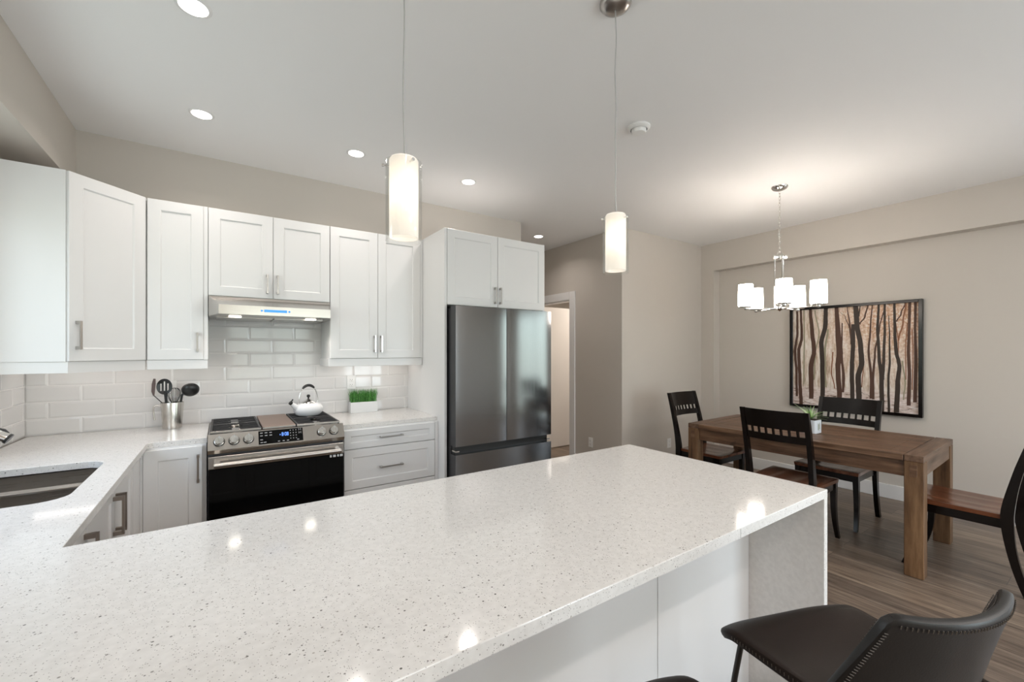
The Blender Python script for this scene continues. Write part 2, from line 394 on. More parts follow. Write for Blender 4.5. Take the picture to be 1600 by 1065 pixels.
w_.box(XR_+0.04, XR_+0.10, PDY0, PDY1, 0.06, 0.06+t); w_.box(XR_+0.04, XR_+0.10, PDY0, PDY1, PDZ-t, PDZ)
for y in (PDY0, (PDY0+PDY1)/2-t/2, PDY1-t): w_.box(XR_+0.04, XR_+0.10, y, y+t, 0.06, PDZ)
struct('window_4', w_, M_trim)
w_ = MB(); t = 0.05
w_.box(XL-0.09, XL-0.04, WY0, WY1, WZ0, WZ0+t); w_.box(XL-0.09, XL-0.04, WY0, WY1, WZ1-t, WZ1)
for y in (WY0, (WY0+WY1)/2-t/2, WY1-t): w_.box(XL-0.09, XL-0.04, y, y+t, WZ0, WZ1)
struct('window_3', w_, M_trim)
# baseboards
BH = 0.135
struct('baseboard_right', bx(XR_-0.015, XR_, PDY1+0.1, 3.076, 0, BH, bev=0.003), M_trim)
w_ = MB(); w_.box(XD-0.015, XD, 3.076-0.015, YJ, 0, BH); w_.box(XD, XR_-0.015, 3.061, 3.076, 0, BH)
struct('baseboard_corner', w_, M_trim)
struct('baseboard_jog', bx(XH-0.015, XD-0.015, YJ-0.015, YJ, 0, BH, bev=0.003), M_trim)
w_ = MB(); w_.box(XH-0.015, XH, YJ, DY0-0.10, 0, BH); w_.box(XH-0.015, XH, DY1+0.10, 6.1, 0, BH)
struct('baseboard_hall', w_, M_trim)
# door casing + jamb lining
w_ = MB(); cw = 0.10
w_.box(XH-0.018, XH, DY0-cw, DY0, 0, DZ+cw, bev=0.003); w_.box(XH-0.018, XH, DY1, DY1+cw, 0, DZ+cw, bev=0.003)
w_.box(XH-0.018, XH, DY0, DY1, DZ, DZ+cw)
w_.box(XH, XH+0.12, DY0-0.001, DY0+0.012, 0, DZ); w_.box(XH, XH+0.12, DY1-0.012, DY1+0.001, 0, DZ); w_.box(XH, XH+0.12, DY0, DY1, DZ-0.012, DZ)
struct('trim_1', w_, M_trim)
# open door leaf swung into the room beyond, hinged on the far jamb
dl = bx(XH+0.125, XH+0.92, DY1-0.052, DY1-0.014, 0.012, 2.072, bev=0.002)
d1 = struct('door_1', dl, M_doorw)

# ------------------------------------------------------------------ tile backsplash (bevelled tiles in one mesh)
def tiles_on(mb, a0, a1, z0, z1, plane, axis, phase, skip=None):
    TW, TH, G, B, D = 0.30, 0.10, 0.0022, 0.010, 0.0030
    r = 0; z = ZC
    while z < z1-0.002:
        a = phase[r % 2]-3*TW
        while a < a1:
            p0, p1 = max(a+G/2, a0), min(a+TW-G/2, a1); q0, q1 = max(z+G/2, z0), min(z+TH-G/2, z1)
            if p1-p0 > 0.015 and q1-q0 > 0.015 and not (skip and skip((p0+p1)/2, (q0+q1)/2)):
                tx, tz = random.uniform(-1, 1)*0.0005, random.uniform(-1, 1)*0.00035
                def P(u, zz, d):
                    return (u, plane-d, zz) if axis == 'y' else (plane+d, u, zz)
                o = [(p0, q0), (p1, q0), (p1, q1), (p0, q1)]; bb = B if (p1-p0) > 3*B else (p1-p0)*0.3
                i_ = [(p0+bb, q0+B), (p1-bb, q0+B), (p1-bb, q1-B), (p0+bb, q1-B)]
                vs = [P(u, zz, 0.0) for u, zz in o]+[P(u, zz, 0.0009) for u, zz in o]
                dd = [D+tx+tz, D-tx+tz, D-tx-tz, D+tx-tz]
                vs += [P(i_[k][0], i_[k][1], dd[k]) for k in range(4)]
                fs = []
                for k in range(4):
                    j = (k+1) % 4; fs += [[k, j, 4+j, 4+k], [4+k, 4+j, 8+j, 8+k]]
                fs.append([8, 9, 10, 11]); mb.add(vs, fs, 0)
            a += TW
        z += TH; r += 1
t_ = MB(); tiles_on(t_, XL, XP, ZC, 1.80, YB-0.004, 'y', (-0.728, -0.877)); t_.box(XL+0.001, XP, YB-0.005, YB-0.001, ZC, 1.80, mi=1)
tag(build(t_, 'backsplash', [M_tile, M_grout]), 'glossy white subway tile backsplash behind the range', 'backsplash')
t_ = MB(); tiles_on(t_, 0.65, YB-0.012, ZC, 1.38, XL+0.004, 'x', (0.553, 0.703), skip=lambda a, z: a < 3.0 and z > 1.10)
t_.box(XL+0.001, XL+0.005, 0.65, YB-0.013, ZC, 1.105, mi=1); t_.box(XL+0.001, XL+0.005, 3.0, YB-0.013, 1.105, 1.38, mi=1)
tag(build(t_, 'backsplash', [M_tile, M_grout]), 'white subway tile backsplash on the left wall by the sink', 'backsplash')

# ------------------------------------------------------------------ countertops
CT = 0.030; Z0 = ZC-CT
XLF, YF, YI1, YI0, XI = -0.343, 3.11, 1.579, 0.648, 1.856
XR0, XR1 = -0.071, 0.693
# sink hole: rounded rectangle
def rrect(x0, x1, y0, y1, r, n=6):
    p = []
    for cx, cy, a in ((x1-r, y1-r, 0), (x0+r, y1-r, 90), (x0+r, y0+r, 180), (x1-r, y0+r, 270)):
        for k in range(n+1):
            t = math.radians(a+90*k/n); p.append((cx+r*math.cos(t), cy+r*math.sin(t)))
    return p
SX0, SX1, SY0, SY1 = -0.87, -0.448, 2.085, 2.745
ct = bpy.data.objects.new
outer = [(XL, YI0), (XI, YI0), (XI, YI1), (XLF+0.0, YI1), (XLF, YF-0.03), (XLF+0.03, YF), (XR0, YF), (XR0, YB-0.012), (XL+0.012, YB-0.012), (XL+0.012, YI0+0.3), (XL, YI0+0.3)]
outer = [(XL+0.013, YI0), (XI, YI0), (XI, YI1), (XLF, YI1), (XLF, YF-0.025), (XLF+0.025, YF), (XR0, YF), (XR0, YB-0.013), (XL+0.013, YB-0.013)]
hole = rrect(SX0, SX1, SY0, SY1, 0.085)
def slab_with_hole(outer, hole, z0, z1, bev=0.002):
    b = bmesh.new(); ed = []
    for loop in (outer, hole):
        vs = [b.verts.new((x, y, z1)) for x, y in loop]
        for i in range(len(vs)): ed.append(b.edges.new((vs[i], vs[(i+1) % len(vs)])))
    bmesh.ops.triangle_fill(b, use_beauty=True, edges=ed)
    top = list(b.faces)
    r = bmesh.ops.extrude_face_region(b, geom=top)
    for g in r['geom']:
        if isinstance(g, bmesh.types.BMVert): g.co.z = z0
    bmesh.ops.recalc_face_normals(b, faces=list(b.faces))
    sharp = [e for e in b.edges if len(e.link_faces) == 2 and e.calc_face_angle() > 0.9 and all(abs(v.co.z-z1) < 1e-6 for v in e.verts)]
    bmesh.ops.bevel(b, geom=sharp, offset=bev, segments=2, profile=0.5, affect='EDGES')
    return b
root = thing('countertop', 'U-shaped speckled white quartz worktop running past the sink onto the peninsula', 'countertop', (0.4, 1.1, 0))
t_ = MB(); t_.bm(slab_with_hole(outer, hole, Z0, ZC)); build(t_, 'worktop_slab', M_quartz, root)
build(bx(XI-0.028, XI, YI0, YI1, 0.0, Z0, bev=0.0015), 'waterfall_panel', M_quartz, root)
build(bx(1.2425, 1.2437, YI0-0.0006, YI0+0.01, Z0, ZC-0.003), 'edge_seam', mat('edge_seam_grey', (0.45, 0.45, 0.44), 0.5), root)
root = thing('countertop', 'short speckled white quartz worktop between range and fridge panel', 'countertop', (1.05, 3.4, 0))
build(bx(XR1, XP-0.001, YF, YB-0.013, Z0, ZC, bev=0.002), 'worktop_slab', M_quartz, root)

# ------------------------------------------------------------------ sink and faucet
root = thing('sink', 'double bowl undermount stainless steel sink in the left worktop', 'sink', ((SX0+SX1)/2, (SY0+SY1)/2, 0.66))
t_ = MB()
def bowl(mb, x0, x1, y0, y1, ztop, depth):
    rings = []
    for (ins, z) in ((-0.010, ztop), (0.0, ztop-0.004), (0.004, ztop-depth*0.85), (0.03, ztop-depth), (0.12, ztop-depth-0.004)):
        rings.append([(x, y, z) for x, y in rrect(x0+ins, x1-ins, y0+ins, y1-ins, max(0.06-ins*0.3, 0.02))])
    mb.loft(rings, cap=False); mb.add(rings[-1], [list(range(len(rings[-1])))])
ym = 2.435
bowl(t_, SX0-0.004, SX1+0.006, ym+0.012, SY1+0.006, Z0-0.002, 0.19)
bb = MB(); bowl(bb, SX0-0.004, SX1+0.006, SY0-0.006, ym-0.012, Z0-0.002, 0.19)
build(t_, 'bowl', M_sink, root); build(bb, 'bowl', M_sink, root)
build(bx(SX0-0.01, SX1+0.01, ym-0.024, ym+0.024, Z0-0.012, Z0-0.001, bev=0.004, seg=2), 'divider', M_steel, root)
for y in (ym+0.16, ym-0.17):
    d_ = MB(); d_.lathe([(0.0, 0.006), (0.03, 0.006), (0.04, 0.002), (0.045, 0.0)], ((SX0+SX1)/2, y, 0.692), 24); build(d_, 'drain', M_chrome, root)
FX, FY = -0.925, 2.40
root = thing('faucet', 'chrome pull-out kitchen faucet at the sink, at the left edge of the photo', 'faucet', (FX, FY, ZC))
t_ = MB(); t_.lathe([(0.028, 0), (0.028, 0.012), (0.022, 0.02), (0.02, 0.17), (0.018, 0.2), (0.0, 0.205)], (FX, FY, ZC), 24); build(t_, 'body', M_chrome, root)
t_ = MB(); t_.tube([(FX, FY, ZC+0.17), (FX+0.04, FY, ZC+0.235), (FX+0.10, FY, ZC+0.25), (FX+0.17, FY, ZC+0.235)], 0.014, 14); build(t_, 'spout', M_chrome, root)
t_ = MB(); t_.tube([(FX+0.165, FY, ZC+0.237), (FX+0.225, FY, ZC+0.205), (FX+0.258, FY, ZC+0.183)], [0.017, 0.021, 0.019], 16); sh = build(t_, 'spray_head', M_chrome, root)
t_ = MB(); t_.tube([(FX+0.256, FY, ZC+0.184), (FX+0.263, FY, ZC+0.179)], 0.0195, 16); build(t_, 'spray_face', M_black, sh)
t_ = MB(); t_.tube([(FX+0.225, FY-0.002, ZC+0.226), (FX+0.25, FY, ZC+0.213), (FX+0.262, FY, ZC+0.20)], [0.004, 0.006, 0.003], 8); build(t_, 'spray_button', M_black, sh)
t_ = MB(); t_.tube([(FX, FY-0.02, ZC+0.10), (FX, FY-0.06, ZC+0.12), (FX, FY-0.10, ZC+0.15)], [0.01, 0.007, 0.006], 10); build(t_, 'lever', M_chrome, root)

# ------------------------------------------------------------------ cabinet helpers
def shaker(mb, w_, h, t=0.02, fr=0.062, dep=0.007, ch=0.006, M=None, gap=0.0015):
    """door in local XZ plane, front facing -Y at y=0, back at y=t; M places it"""
    x0, x1, z0, z1 = gap, w_-gap, gap, h-gap
    b = 0.0015
    o = [(x0, z0), (x1, z0), (x1, z1), (x0, z1)]
    o2 = [(x0+b, z0+b), (x1-b, z0+b), (x1-b, z1-b), (x0+b, z1-b)]
    i1 = [(x0+fr, z0+fr), (x1-fr, z0+fr), (x1-fr, z1-fr), (x0+fr, z1-fr)]
    i2 = [(x0+fr+ch, z0+fr+ch), (x1-fr-ch, z0+fr+ch), (x1-fr-ch, z1-fr-ch), (x0+fr+ch, z1-fr-ch)]
    rings = [([(x, t, z) for x, z in o]), ([(x, b, z) for x, z in o]), ([(x, 0, z) for x, z in o2]), ([(x, 0, z) for x, z in i1]), ([(x, dep, z) for x, z in i2])]
    vs = [Vector(v) for R in rings for v in R]
    if M is not None: vs = [M @ v for v in vs]
    fs = []
    for i in range(4):
        for k in range(4): fs.append([i*4+k, i*4+(k+1) % 4, (i+1)*4+(k+1) % 4, (i+1)*4+k])
    fs.append([16, 17, 18, 19]); fs.append([3, 2, 1, 0]); mb.add(vs, fs)
def pull(a, b, out, M_=None, sz=0.011, stand=0.030, wide=0.010):
    """bar pull between world points a and b on the door face, standing off along out"""
    mb = MB(); a = Vector(a); b = Vector(b); out = Vector(out).normalized(); d = (b-a).normalized(); s_ = d.cross(out)
    def obox(p, q, ex, w2, ax_w, lo, hi):
        pass
    def blk(c0, c1, half_s, o0, o1):
        vs = []
        for c in (c0, c1):
            for ss, oo in ((-half_s, o0), (half_s, o0), (half_s, o1), (-half_s, o1)): vs.append(c+s_*ss+out*oo)
        mb.add(vs, [[0, 1, 2, 3], [7, 6, 5, 4], [0, 4, 5, 1], [1, 5, 6, 2], [2, 6, 7, 3], [3, 7, 4, 0]])
    blk(a, b, wide/2, stand-sz*0.6, stand); blk(a, a+d*0.016, wide*0.62, 0, stand-sz*0.5); blk(b-d*0.016, b, wide*0.62, 0, stand-sz*0.5)
    return mb
def TR(x, y, z, ang=0.0): return Matrix.Translation((x, y, z)) @ Matrix.Rotation(ang, 4, 'Z')
def door_y(parent, x0, x1, z0, z1, y, hx=None, hz=None, hl=0.16, name='door', fr=0.062, hmat=None, hhor=None):
    mb = MB(); shaker(mb, x1-x0, z1-z0, M=TR(x0, y, z0), fr=fr); d = build(mb, name, M_white, parent)
    if hx is not None and not hhor: build(pull((hx, y, hz), (hx, y, hz+hl), (0, -1, 0)), 'handle', hmat or M_nickel, d)
    if hhor: build(pull((hx, y, hz), (hx+hhor, y, hz), (0, -1, 0)), 'handle', hmat or M_nickel, d)
    return d

YU = 3.40; UT, UB, RB = 2.363, 1.372, 1.312
# corner upper cabinet (diagonal face)
root = thing('upper_cabinet', 'white diagonal corner wall cabinet, leftmost of the wall cabinets, with one shaker door', 'cabinet', (-0.7, 3.45, UB))
A = Vector((-0.655, 3.117)); B = Vector((-0.377, YU+0.0))
nrm = Vector((B.y-A.y, -(B.x-A.x))).normalized()
A2 = A-nrm*0.02; B2 = B-nrm*0.02
poly = [(XL+0.001, 3.125), (A2.x, 3.125), (B2.x, B2.y), (-0.378, YU+0.03), (-0.378, YB-0.002), (XL+0.001, YB-0.002)]
poly_c = [(XL+0.013, 3.120), (A.x-0.012, 3.120), (A2.x+0.005, A2.y+0.004), (B2.x, B2.y+0.004), (-0.378, YU+0.03), (-0.378, YB-0.013), (XL+0.013, YB-0.013)]
t_ = MB(); t_.prism(poly_c, UB, UT); build(t_, 'carcass', M_white, root)
dvec = B-A; ang = math.atan2(dvec.y, dvec.x)
t_ = MB(); shaker(t_, dvec.length-0.004, UT-UB, M=TR(A.x, A.y, UB, ang), fr=0.065); dd = build(t_, 'door', M_white, root)
h0 = A+dvec.normalized()*0.036
build(pull((h0.x, h0.y, 1.435), (h0.x, h0.y, 1.585), (nrm.x, nrm.y, 0), stand=0.032), 'handle', M_nickel, dd)
t_ = MB(); e_ = -nrm*0.012
t_.prism([(XL+0.013, 3.128), (A.x-0.004, 3.128), (A.x+e_.x, A.y+e_.y+0.002), (B.x+e_.x, B.y+e_.y), (B.x+e_.x-0.02, B.y+e_.y+0.03), (A.x-0.03, 3.158), (XL+0.013, 3.158)], RB, UB-0.001)
build(t_, 'light_rail', M_white, root)
def upper(label, x0, x1, z0, nd, handles, rail=True, z1=UT, y=YU, name='upper_cabinet', hl=0.13, side_r=0.0, rail_x=None):
    r = thing(name, label, 'cabinet', ((x0+x1)/2, 3.6, z0))
    build(bx(x0+0.0005, x1+side_r-0.0005, y+0.021, YB-0.013, z0, z1), 'carcass', M_white, r)
    if side_r: build(bx(x1, x1+side_r-0.0008, y+0.003, y+0.021, z0, z1), 'filler_strip', M_white, r)
    wd = (x1-x0)/nd
    for k in range(nd):
        door_y(r, x0+k*wd, x0+(k+1)*wd, z0, z1, y, handles[k][0], handles[k][1], hl)
    if rail:
        t = MB(); x0r, x1r = rail_x or (x0, x1+side_r-0.001)
        t.box(x0r, x1r, y+0.006, y+0.026, RB, z0-0.001, bev=0.002)
        if rail_x: t.box(x0r, x0r+0.02, y+0.026, YB-0.013, RB, z0-0.001)
        build(t, 'light_rail', M_white, r)
    return r
u1 = upper('narrow white single-door wall cabinet left of the range hood', -0.3765, -0.0955, UB, 1, [(-0.128, 1.425)], side_r=0.022, hl=0.12)
u2 = upper('white two-door wall cabinet directly above the range hood', -0.0725, 0.6685, 1.790, 2, [(0.262, 1.825), (0.325, 1.825)])
u2c = [c for c in u2.children if c.name.startswith('light_rail')]
for c in u2c: bpy.data.objects.remove(c)
u3 = upper('tall white two-door wall cabinet between range hood and fridge enclosure', 0.6705, 1.382, UB, 2, [(1.000, 1.42), (1.052, 1.42)], side_r=0.0225, rail_x=(0.660, 1.40), hl=0.13)

# fridge enclosure cabinet
YE = 2.98
root = thing('fridge_cabinet', 'white tall fridge enclosure with two shaker doors above the fridge', 'cabinet', (1.88, 3.35, 0))
build(bx(XP, XP+0.020, YE, YB-0.001, 0, 2.372, bev=0.001), 'side_panel', M_white, root)
build(bx(2.360, 2.380, YE, YB-0.001, 0, 2.372, bev=0.001), 'side_panel', M_white, root)
build(bx(XP+0.020, 2.360, YE+0.021, YB-0.001, 1.785, 2.372), 'carcass', M_white, root)
door_y(root, XP+0.021, 1.887, 1.785, 2.372, YE, 1.858, 1.815, 0.135)
door_y(root, 1.887, 2.379, 1.785, 2.372, YE-0.0005, 1.908, 1.815, 0.135)

# ------------------------------------------------------------------ base cabinets
FYB = 3.085   # door face of back run
root = thing('base_cabinet', 'white single-door base cabinet in the corner left of the range', 'cabinet', (-0.22, 3.4, 0))
build(bx(-0.366, XR0-0.003, FYB+0.021, YB-0.013, 0.10, Z0-0.001), 'carcass', M_white, root)
build(bx(-0.366, XR0-0.003, FYB+0.07, FYB+0.085, 0, 0.10), 'toe_kick', M_white, root)
build(bx(-0.3715, -0.3605, FYB+0.003, FYB+0.0205, 0.10, Z0-0.012), 'filler_strip', M_white, root)
door_y(root, -0.360, -0.092, 0.11, Z0-0.010, FYB, -0.113, 0.665, 0.16, hmat=M_bronze)
root = thing('drawer_cabinet', 'white three-drawer base cabinet between range and fridge panel', 'cabinet', (1.05, 3.4, 0))
build(bx(XR1+0.003, XP-0.001, FYB+0.021, YB-0.013, 0.10, Z0-0.001), 'carcass', M_white, root)
build(bx(1.376, XP-0.002, FYB+0.004, FYB+0.021, 0.10, Z0-0.004), 'filler_strip', M_white, root)
build(bx(XR1+0.003, XP-0.001, FYB+0.07, FYB+0.085, 0, 0.10), 'toe_kick', M_white, root)
for z0, z1 in ((0.742, 0.876), (0.460, 0.739), (0.115, 0.457)):
    hz = {0.742: 0.809, 0.460: 0.594, 0.115: 0.30}[z0]
    door_y(root, XR1+0.005, 1.374, z0, z1, FYB, 0.944, hz, name='drawer', fr=0.042 if z0 > 0.7 else 0.055, hhor=0.17)
# left run (faces +X)
XFL = -0.372
root = thing('sink_cabinet', 'white two-door base cabinet under the sink', 'cabinet', (-0.65, 2.42, 0))
def door_x(parent, y0, y1, z0, z1, x, hy=None, hz=None, hl=0.16):
    mb = MB(); shaker(mb, y1-y0, z1-z0, M=TR(x, y0, z0, PI/2)); d = build(mb, 'door', M_white, parent)
    if hy is not None: build(pull((x, hy, hz), (x, hy, hz+hl), (1, 0, 0), stand=0.036, sz=0.014, wide=0.013), 'handle', M_bronze, d)
def open_carcass(x0, x1, y0, y1, z0, z1, t=0.018):
    mb = MB(); mb.box(x0, x1, y0, y0+t, z0, z1); mb.box(x0, x1, y1-t, y1, z0, z1)
    mb.box(x0, x0+t, y0+t, y1-t, z0, z1); mb.box(x0+t, x1, y0+t, y1-t, z0, z0+t); mb.box(x1-t, x1, y0+t, y1-t, z1-0.05, z1); return mb
build(open_carcass(XL+0.013, XFL-0.021, 1.975, 2.865, 0.10, Z0-0.022), 'carcass', M_white, root)
build(bx(XFL-0.09, XFL-0.075, 1.975, 2.865, 0, 0.10), 'toe_kick', M_white, root)
door_x(root, 1.978, 2.4195, 0.11, Z0-0.012, XFL, 2.395, 0.660)
door_x(root, 2.4205, 2.862, 0.11, Z0-0.012, XFL, 2.447, 0.660)
root = thing('base_cabinet', 'white base cabinet between the sink cabinet and the peninsula, brown nickel pull', 'cabinet', (-0.65, 1.78, 0))
build(bx(XL+0.013, XFL-0.021, 1.582, 1.973, 0.10, Z0-0.001), 'carcass', M_white, root)
build(bx(XFL-0.09, XFL-0.075, 1.582, 1.973, 0, 0.10), 'toe_kick', M_white, root)
door_x(root, 1.60, 1.971, 0.11, Z0-0.012, XFL, 1.945, 0.665)
root = thing('base_cabinet', 'white blind corner base cabinet filler beside the sink cabinet', 'cabinet', (-0.65, 3.3, 0))
build(bx(XL+0.013, XFL-0.021, 2.868, YB-0.014, 0.10, Z0-0.001), 'carcass', M_white, root)
build(bx(XFL-0.020, XFL, 2.868, FYB+0.0025, 0.10, Z0-0.012), 'filler_strip', M_white, root)
# peninsula cabinet with back panel
YP = 0.919
root = thing('peninsula_cabinet', 'white panelled peninsula base under the quartz worktop', 'cabinet', (0.5, 1.2, 0))
build(bx(XL+0.013, XI-0.030, YP+0.018, YI1-0.045, 0.10, Z0-0.001), 'carcass', M_white, root)
t_ = MB(); t_.box(XL+0.013, 1.2235, YP, YP+0.018, 0, Z0-0.001, bev=0.001); build(t_, 'back_panel', M_white, root)
t_ = MB(); t_.box(1.2265, XI-0.0285, YP, YP+0.018, 0, Z0-0.001, bev=0.001); build(t_, 'back_panel', M_white, root)
for x0 in (-0.34, 0.18, 0.70, 1.26):
    x1 = x0+0.515
    mb = MB(); shaker(mb, x1-x0, Z0-0.13, M=TR(x1, YI1-0.024, 0.115, PI)); d = build(mb, 'door', M_white, root)

# ------------------------------------------------------------------ range hood
root = thing('range_hood', 'slim stainless steel range hood with two lights under the wall cabinet', 'range hood', (0.3, 3.55, 1.655))
HX0, HX1 = -0.070, 0.667
t_ = MB()
Lk = [(HX0, YB-0.013, 1.655), (HX0, 3.38, 1.655), (HX0+0.055, 3.14, 1.655), (HX1-0.045, 3.14, 1.655), (HX1, 3.38, 1.655), (HX1, YB-0.013, 1.655)]
Um = [(p[0], p[1], 1.712) for p in Lk]
Ut = [(HX0, YB-0.013, 1.788), (HX0, 3.392, 1.788), (HX0, 3.39, 1.772), (HX1, 3.39, 1.772), (HX1, 3.392, 1.788), (HX1, YB-0.013, 1.788)]
vs = Lk+Um+Ut
fs = [[0, 1, 7, 6], [1, 2, 8, 7], [2, 3, 9, 8], [3, 4, 10, 9], [4, 5, 11, 10], [5, 0, 6, 11],
      [6, 7, 13, 12], [7, 8, 14, 13], [8, 9, 15, 14], [9, 10, 16, 15], [10, 11, 17, 16], [11, 6, 12, 17], [12, 13, 14, 15, 16, 17], [0, 1, 2, 3, 4, 5]]
t_.add(vs, fs); hb = build(t_, 'hood_body', M_steel, root)
t_ = MB(); t_.box(-0.03, 0.295, 3.40, 3.70, 1.649, 1.6545, bev=0.001); t_.box(0.305, 0.62, 3.40, 3.70, 1.649, 1.6545, bev=0.001); build(t_, 'grease_filter', M_nickel, root)
t_ = MB(); t_.box(0.225, 0.355, 3.1385, 3.1395, 1.676, 1.692); build(t_, 'display', M_hooddisp, root)
for x in (0.212, 0.368):
    t_ = MB(); t_.lathe([(0.0, -0.003), (0.006, -0.002), (0.006, 0.0)], (x, 3.1395, 1.684), 16, axis='Y'); build(t_, 'button', M_hooddisp, root)
for x, y in ((0.073, 3.333), (0.531, 3.36)):
    t_ = MB(); t_.lathe([(0.0, -0.004), (0.034, -0.004), (0.036, 0.0)], (x, y, 1.6545), 28); build(t_, 'light_lens', M_hoodlens, root)

# ------------------------------------------------------------------ range
root = thing('range', 'stainless steel slide-in gas range with black oven glass', 'range', (0.311, 3.4, 0))
RX0, RX1 = XR0+0.004, XR1-0.004; RW_ = RX1-RX0
t_ = MB(); t_.box(RX0, RX1, 3.075, YB-0.016, 0.03, 0.905); build(t_, 'body', M_fridge_side, root)
t_ = MB(); t_.box(RX0, RX1, 3.10, YB-0.016, 0.905, 0.921, bev=0.003); build(t_, 'cooktop', M_bglass, root)
# slanted control panel
t_ = MB(); yb, zb, yt, zt = 3.028, 0.848, 3.075, 0.934
prof = [(yb, zb), (yt, zt), (3.13, zt-0.006), (3.13, 0.90), (3.08, 0.82), (3.040, 0.824)]
t_.loft([[(RX0, y, z) for y, z in prof], [(RX1, y, z) for y, z in prof]], smooth=False)
cp = build(t_, 'control_panel', M_steel, root)
import mathutils
sl = Vector((0, yt-yb, zt-zb)).normalized(); nf = Vector((0, -sl.z, sl.y))
def on_panel(x, f, o=0.0):
    p = Vector((x, yb+(yt-yb)*f, zb+(zt-zb)*f))+nf*o; return p
def plate(mb, x0, x1, f0, f1, o=0.0012, mi=0):
    a_, b_, c_, d_ = on_panel(x0, f0, o), on_panel(x1, f0, o), on_panel(x1, f1, o), on_panel(x0, f1, o)
    k = -nf*0.001; mb.add([a_, b_, c_, d_, a_+k, b_+k, c_+k, d_+k], [[0, 1, 2, 3], [7, 6, 5, 4], [0, 4, 5, 1], [1, 5, 6, 2], [2, 6, 7, 3], [3, 7, 4, 0]], mi)
t_ = MB(); plate(t_, 0.188, 0.436, 0.06, 0.94); dp = build(t_, 'display', M_bglass, cp)
t_ = MB()
for r_, row in enumerate((0.80, 0.62, 0.36, 0.18)):
    for x in ((0.197, 0.222, 0.247) if r_ < 2 else ((0.197,) if r_ == 2 else (0.197, 0.215))): plate(t_, x, x+0.014, row-0.025, row+0.025, 0.0022)
for row in (0.82, 0.64, 0.46, 0.28):
    for x in (0.362, 0.378, 0.394): plate(t_, x, x+0.005, row-0.025, row+0.025, 0.0022)
for x in (0.292, 0.318, 0.342, 0.400): plate(t_, x, x+0.012, 0.14, 0.19, 0.0022)
for x in (0.412,):
    for row in (0.84, 0.62): plate(t_, x, x+0.014, row-0.008, row+0.008, 0.0022); plate(t_, x, x+0.002, row-0.07, row+0.07, 0.0022); plate(t_, x+0.012, x+0.014, row-0.07, row+0.07, 0.0022)
build(t_, 'printed_marks', M_mark, dp)
# blue digits 8:08 as seven-segment bars
t_ = MB(); SEG = {'8': 'abcdefg', '0': 'abcdef'}
def digit(mb, ch, x, f, w=0.009, h=0.22):
    b = 0.0016; fb = 0.03
    R = {'a': (x, x+w, f+h-fb, f+h), 'd': (x, x+w, f, f+fb), 'g': (x, x+w, f+h/2-fb/2, f+h/2+fb/2), 'f': (x, x+b, f+h/2, f+h), 'b': (x+w-b, x+w, f+h/2, f+h), 'e': (x, x+b, f, f+h/2), 'c': (x+w-b, x+w, f, f+h/2)}
    for s_ in SEG[ch]: plate(mb, *R[s_], 0.0024)
digit(t_, '8', 0.315, 0.50); plate(t_, 0.327, 0.329, 0.55, 0.58, 0.0024); plate(t_, 0.327, 0.329, 0.64, 0.67, 0.0024); digit(t_, '0', 0.332, 0.50); digit(t_, '8', 0.344, 0.50); plate(t_, 0.304, 0.308, 0.56, 0.62, 0.0024)
build(t_, 'clock_digits', M_led, dp)
# knobs
q = nf.to_track_quat('Z', 'Y').to_matrix().to_4x4()
for x in (-0.012, 0.062, 0.136, 0.548, 0.624):
    c = on_panel(x, 0.50, 0.0)
    t = MB(); t.lathe([(0.029, 0.0), (0.029, 0.004), (0.0, 0.004)], (0, 0, 0), 28); t.v = [tuple(c+(q.to_3x3() @ Vector(v))) for v in t.v]
    kb = MB(); kb.lathe([(0.025, 0.004), (0.0255, 0.022), (0.022, 0.032), (0.0, 0.033)], (0, 0, 0), 28)
    kb.box(-0.004, 0.004, -0.023, 0.023, 0.031, 0.042, bev=0.002)
    kb.v = [tuple(c+(q.to_3x3() @ Vector(v))) for v in kb.v]
    k_ = build(kb, 'knob', M_chrome, cp); build(t, 'knob_ring', M_black, k_)
    ind = MB(); ind.box(-0.002, 0.002, 0.008, 0.022, 0.0415, 0.0425); ind.v = [tuple(c+(q.to_3x3() @ Vector(v))) for v in ind.v]; build(ind, 'knob_mark', M_mark, k_)
# oven door
t_ = MB(); t_.box(RX0+0.002, RX1-0.002, 3.040, 3.074, 0.735, 0.808, bev=0.003, seg=2); od = build(t_, 'oven_door', M_steel, root)
build(bx(RX0+0.002, RX1-0.002, 3.042, 3.074, 0.245, 0.7345, bev=0.003), 'oven_glass', M_bglass, od)
t_ = MB(); hh = 0.766
t_.tube([(RX0+0.03, 2.985, hh), (RX1-0.03, 2.985, hh)], 0.014, 16); t_.box(RX0+0.03, RX1-0.03, 2.975, 2.992, hh-0.016, hh+0.016, bev=0.006, seg=2)
for x in (RX0+0.045, RX1-0.045): t_.box(x-0.015, x+0.015, 2.99, 3.041, hh-0.012, hh+0.012, bev=0.003)
build(t_, 'oven_handle', M_steel, od)
t_ = MB()
for x, ww in ((0.598, 0.012), (0.618, 0.018), (0.645, 0.010), (0.662, 0.018)): t_.box(x, x+ww, 3.0408, 3.0418, 0.716, 0.731)
build(t_, 'sticker', M_sticker, od)
build(bx(RX0+0.002, RX1-0.002, 3.044, 3.074, 0.07, 0.24, bev=0.003), 'storage_drawer', M_steel, root)
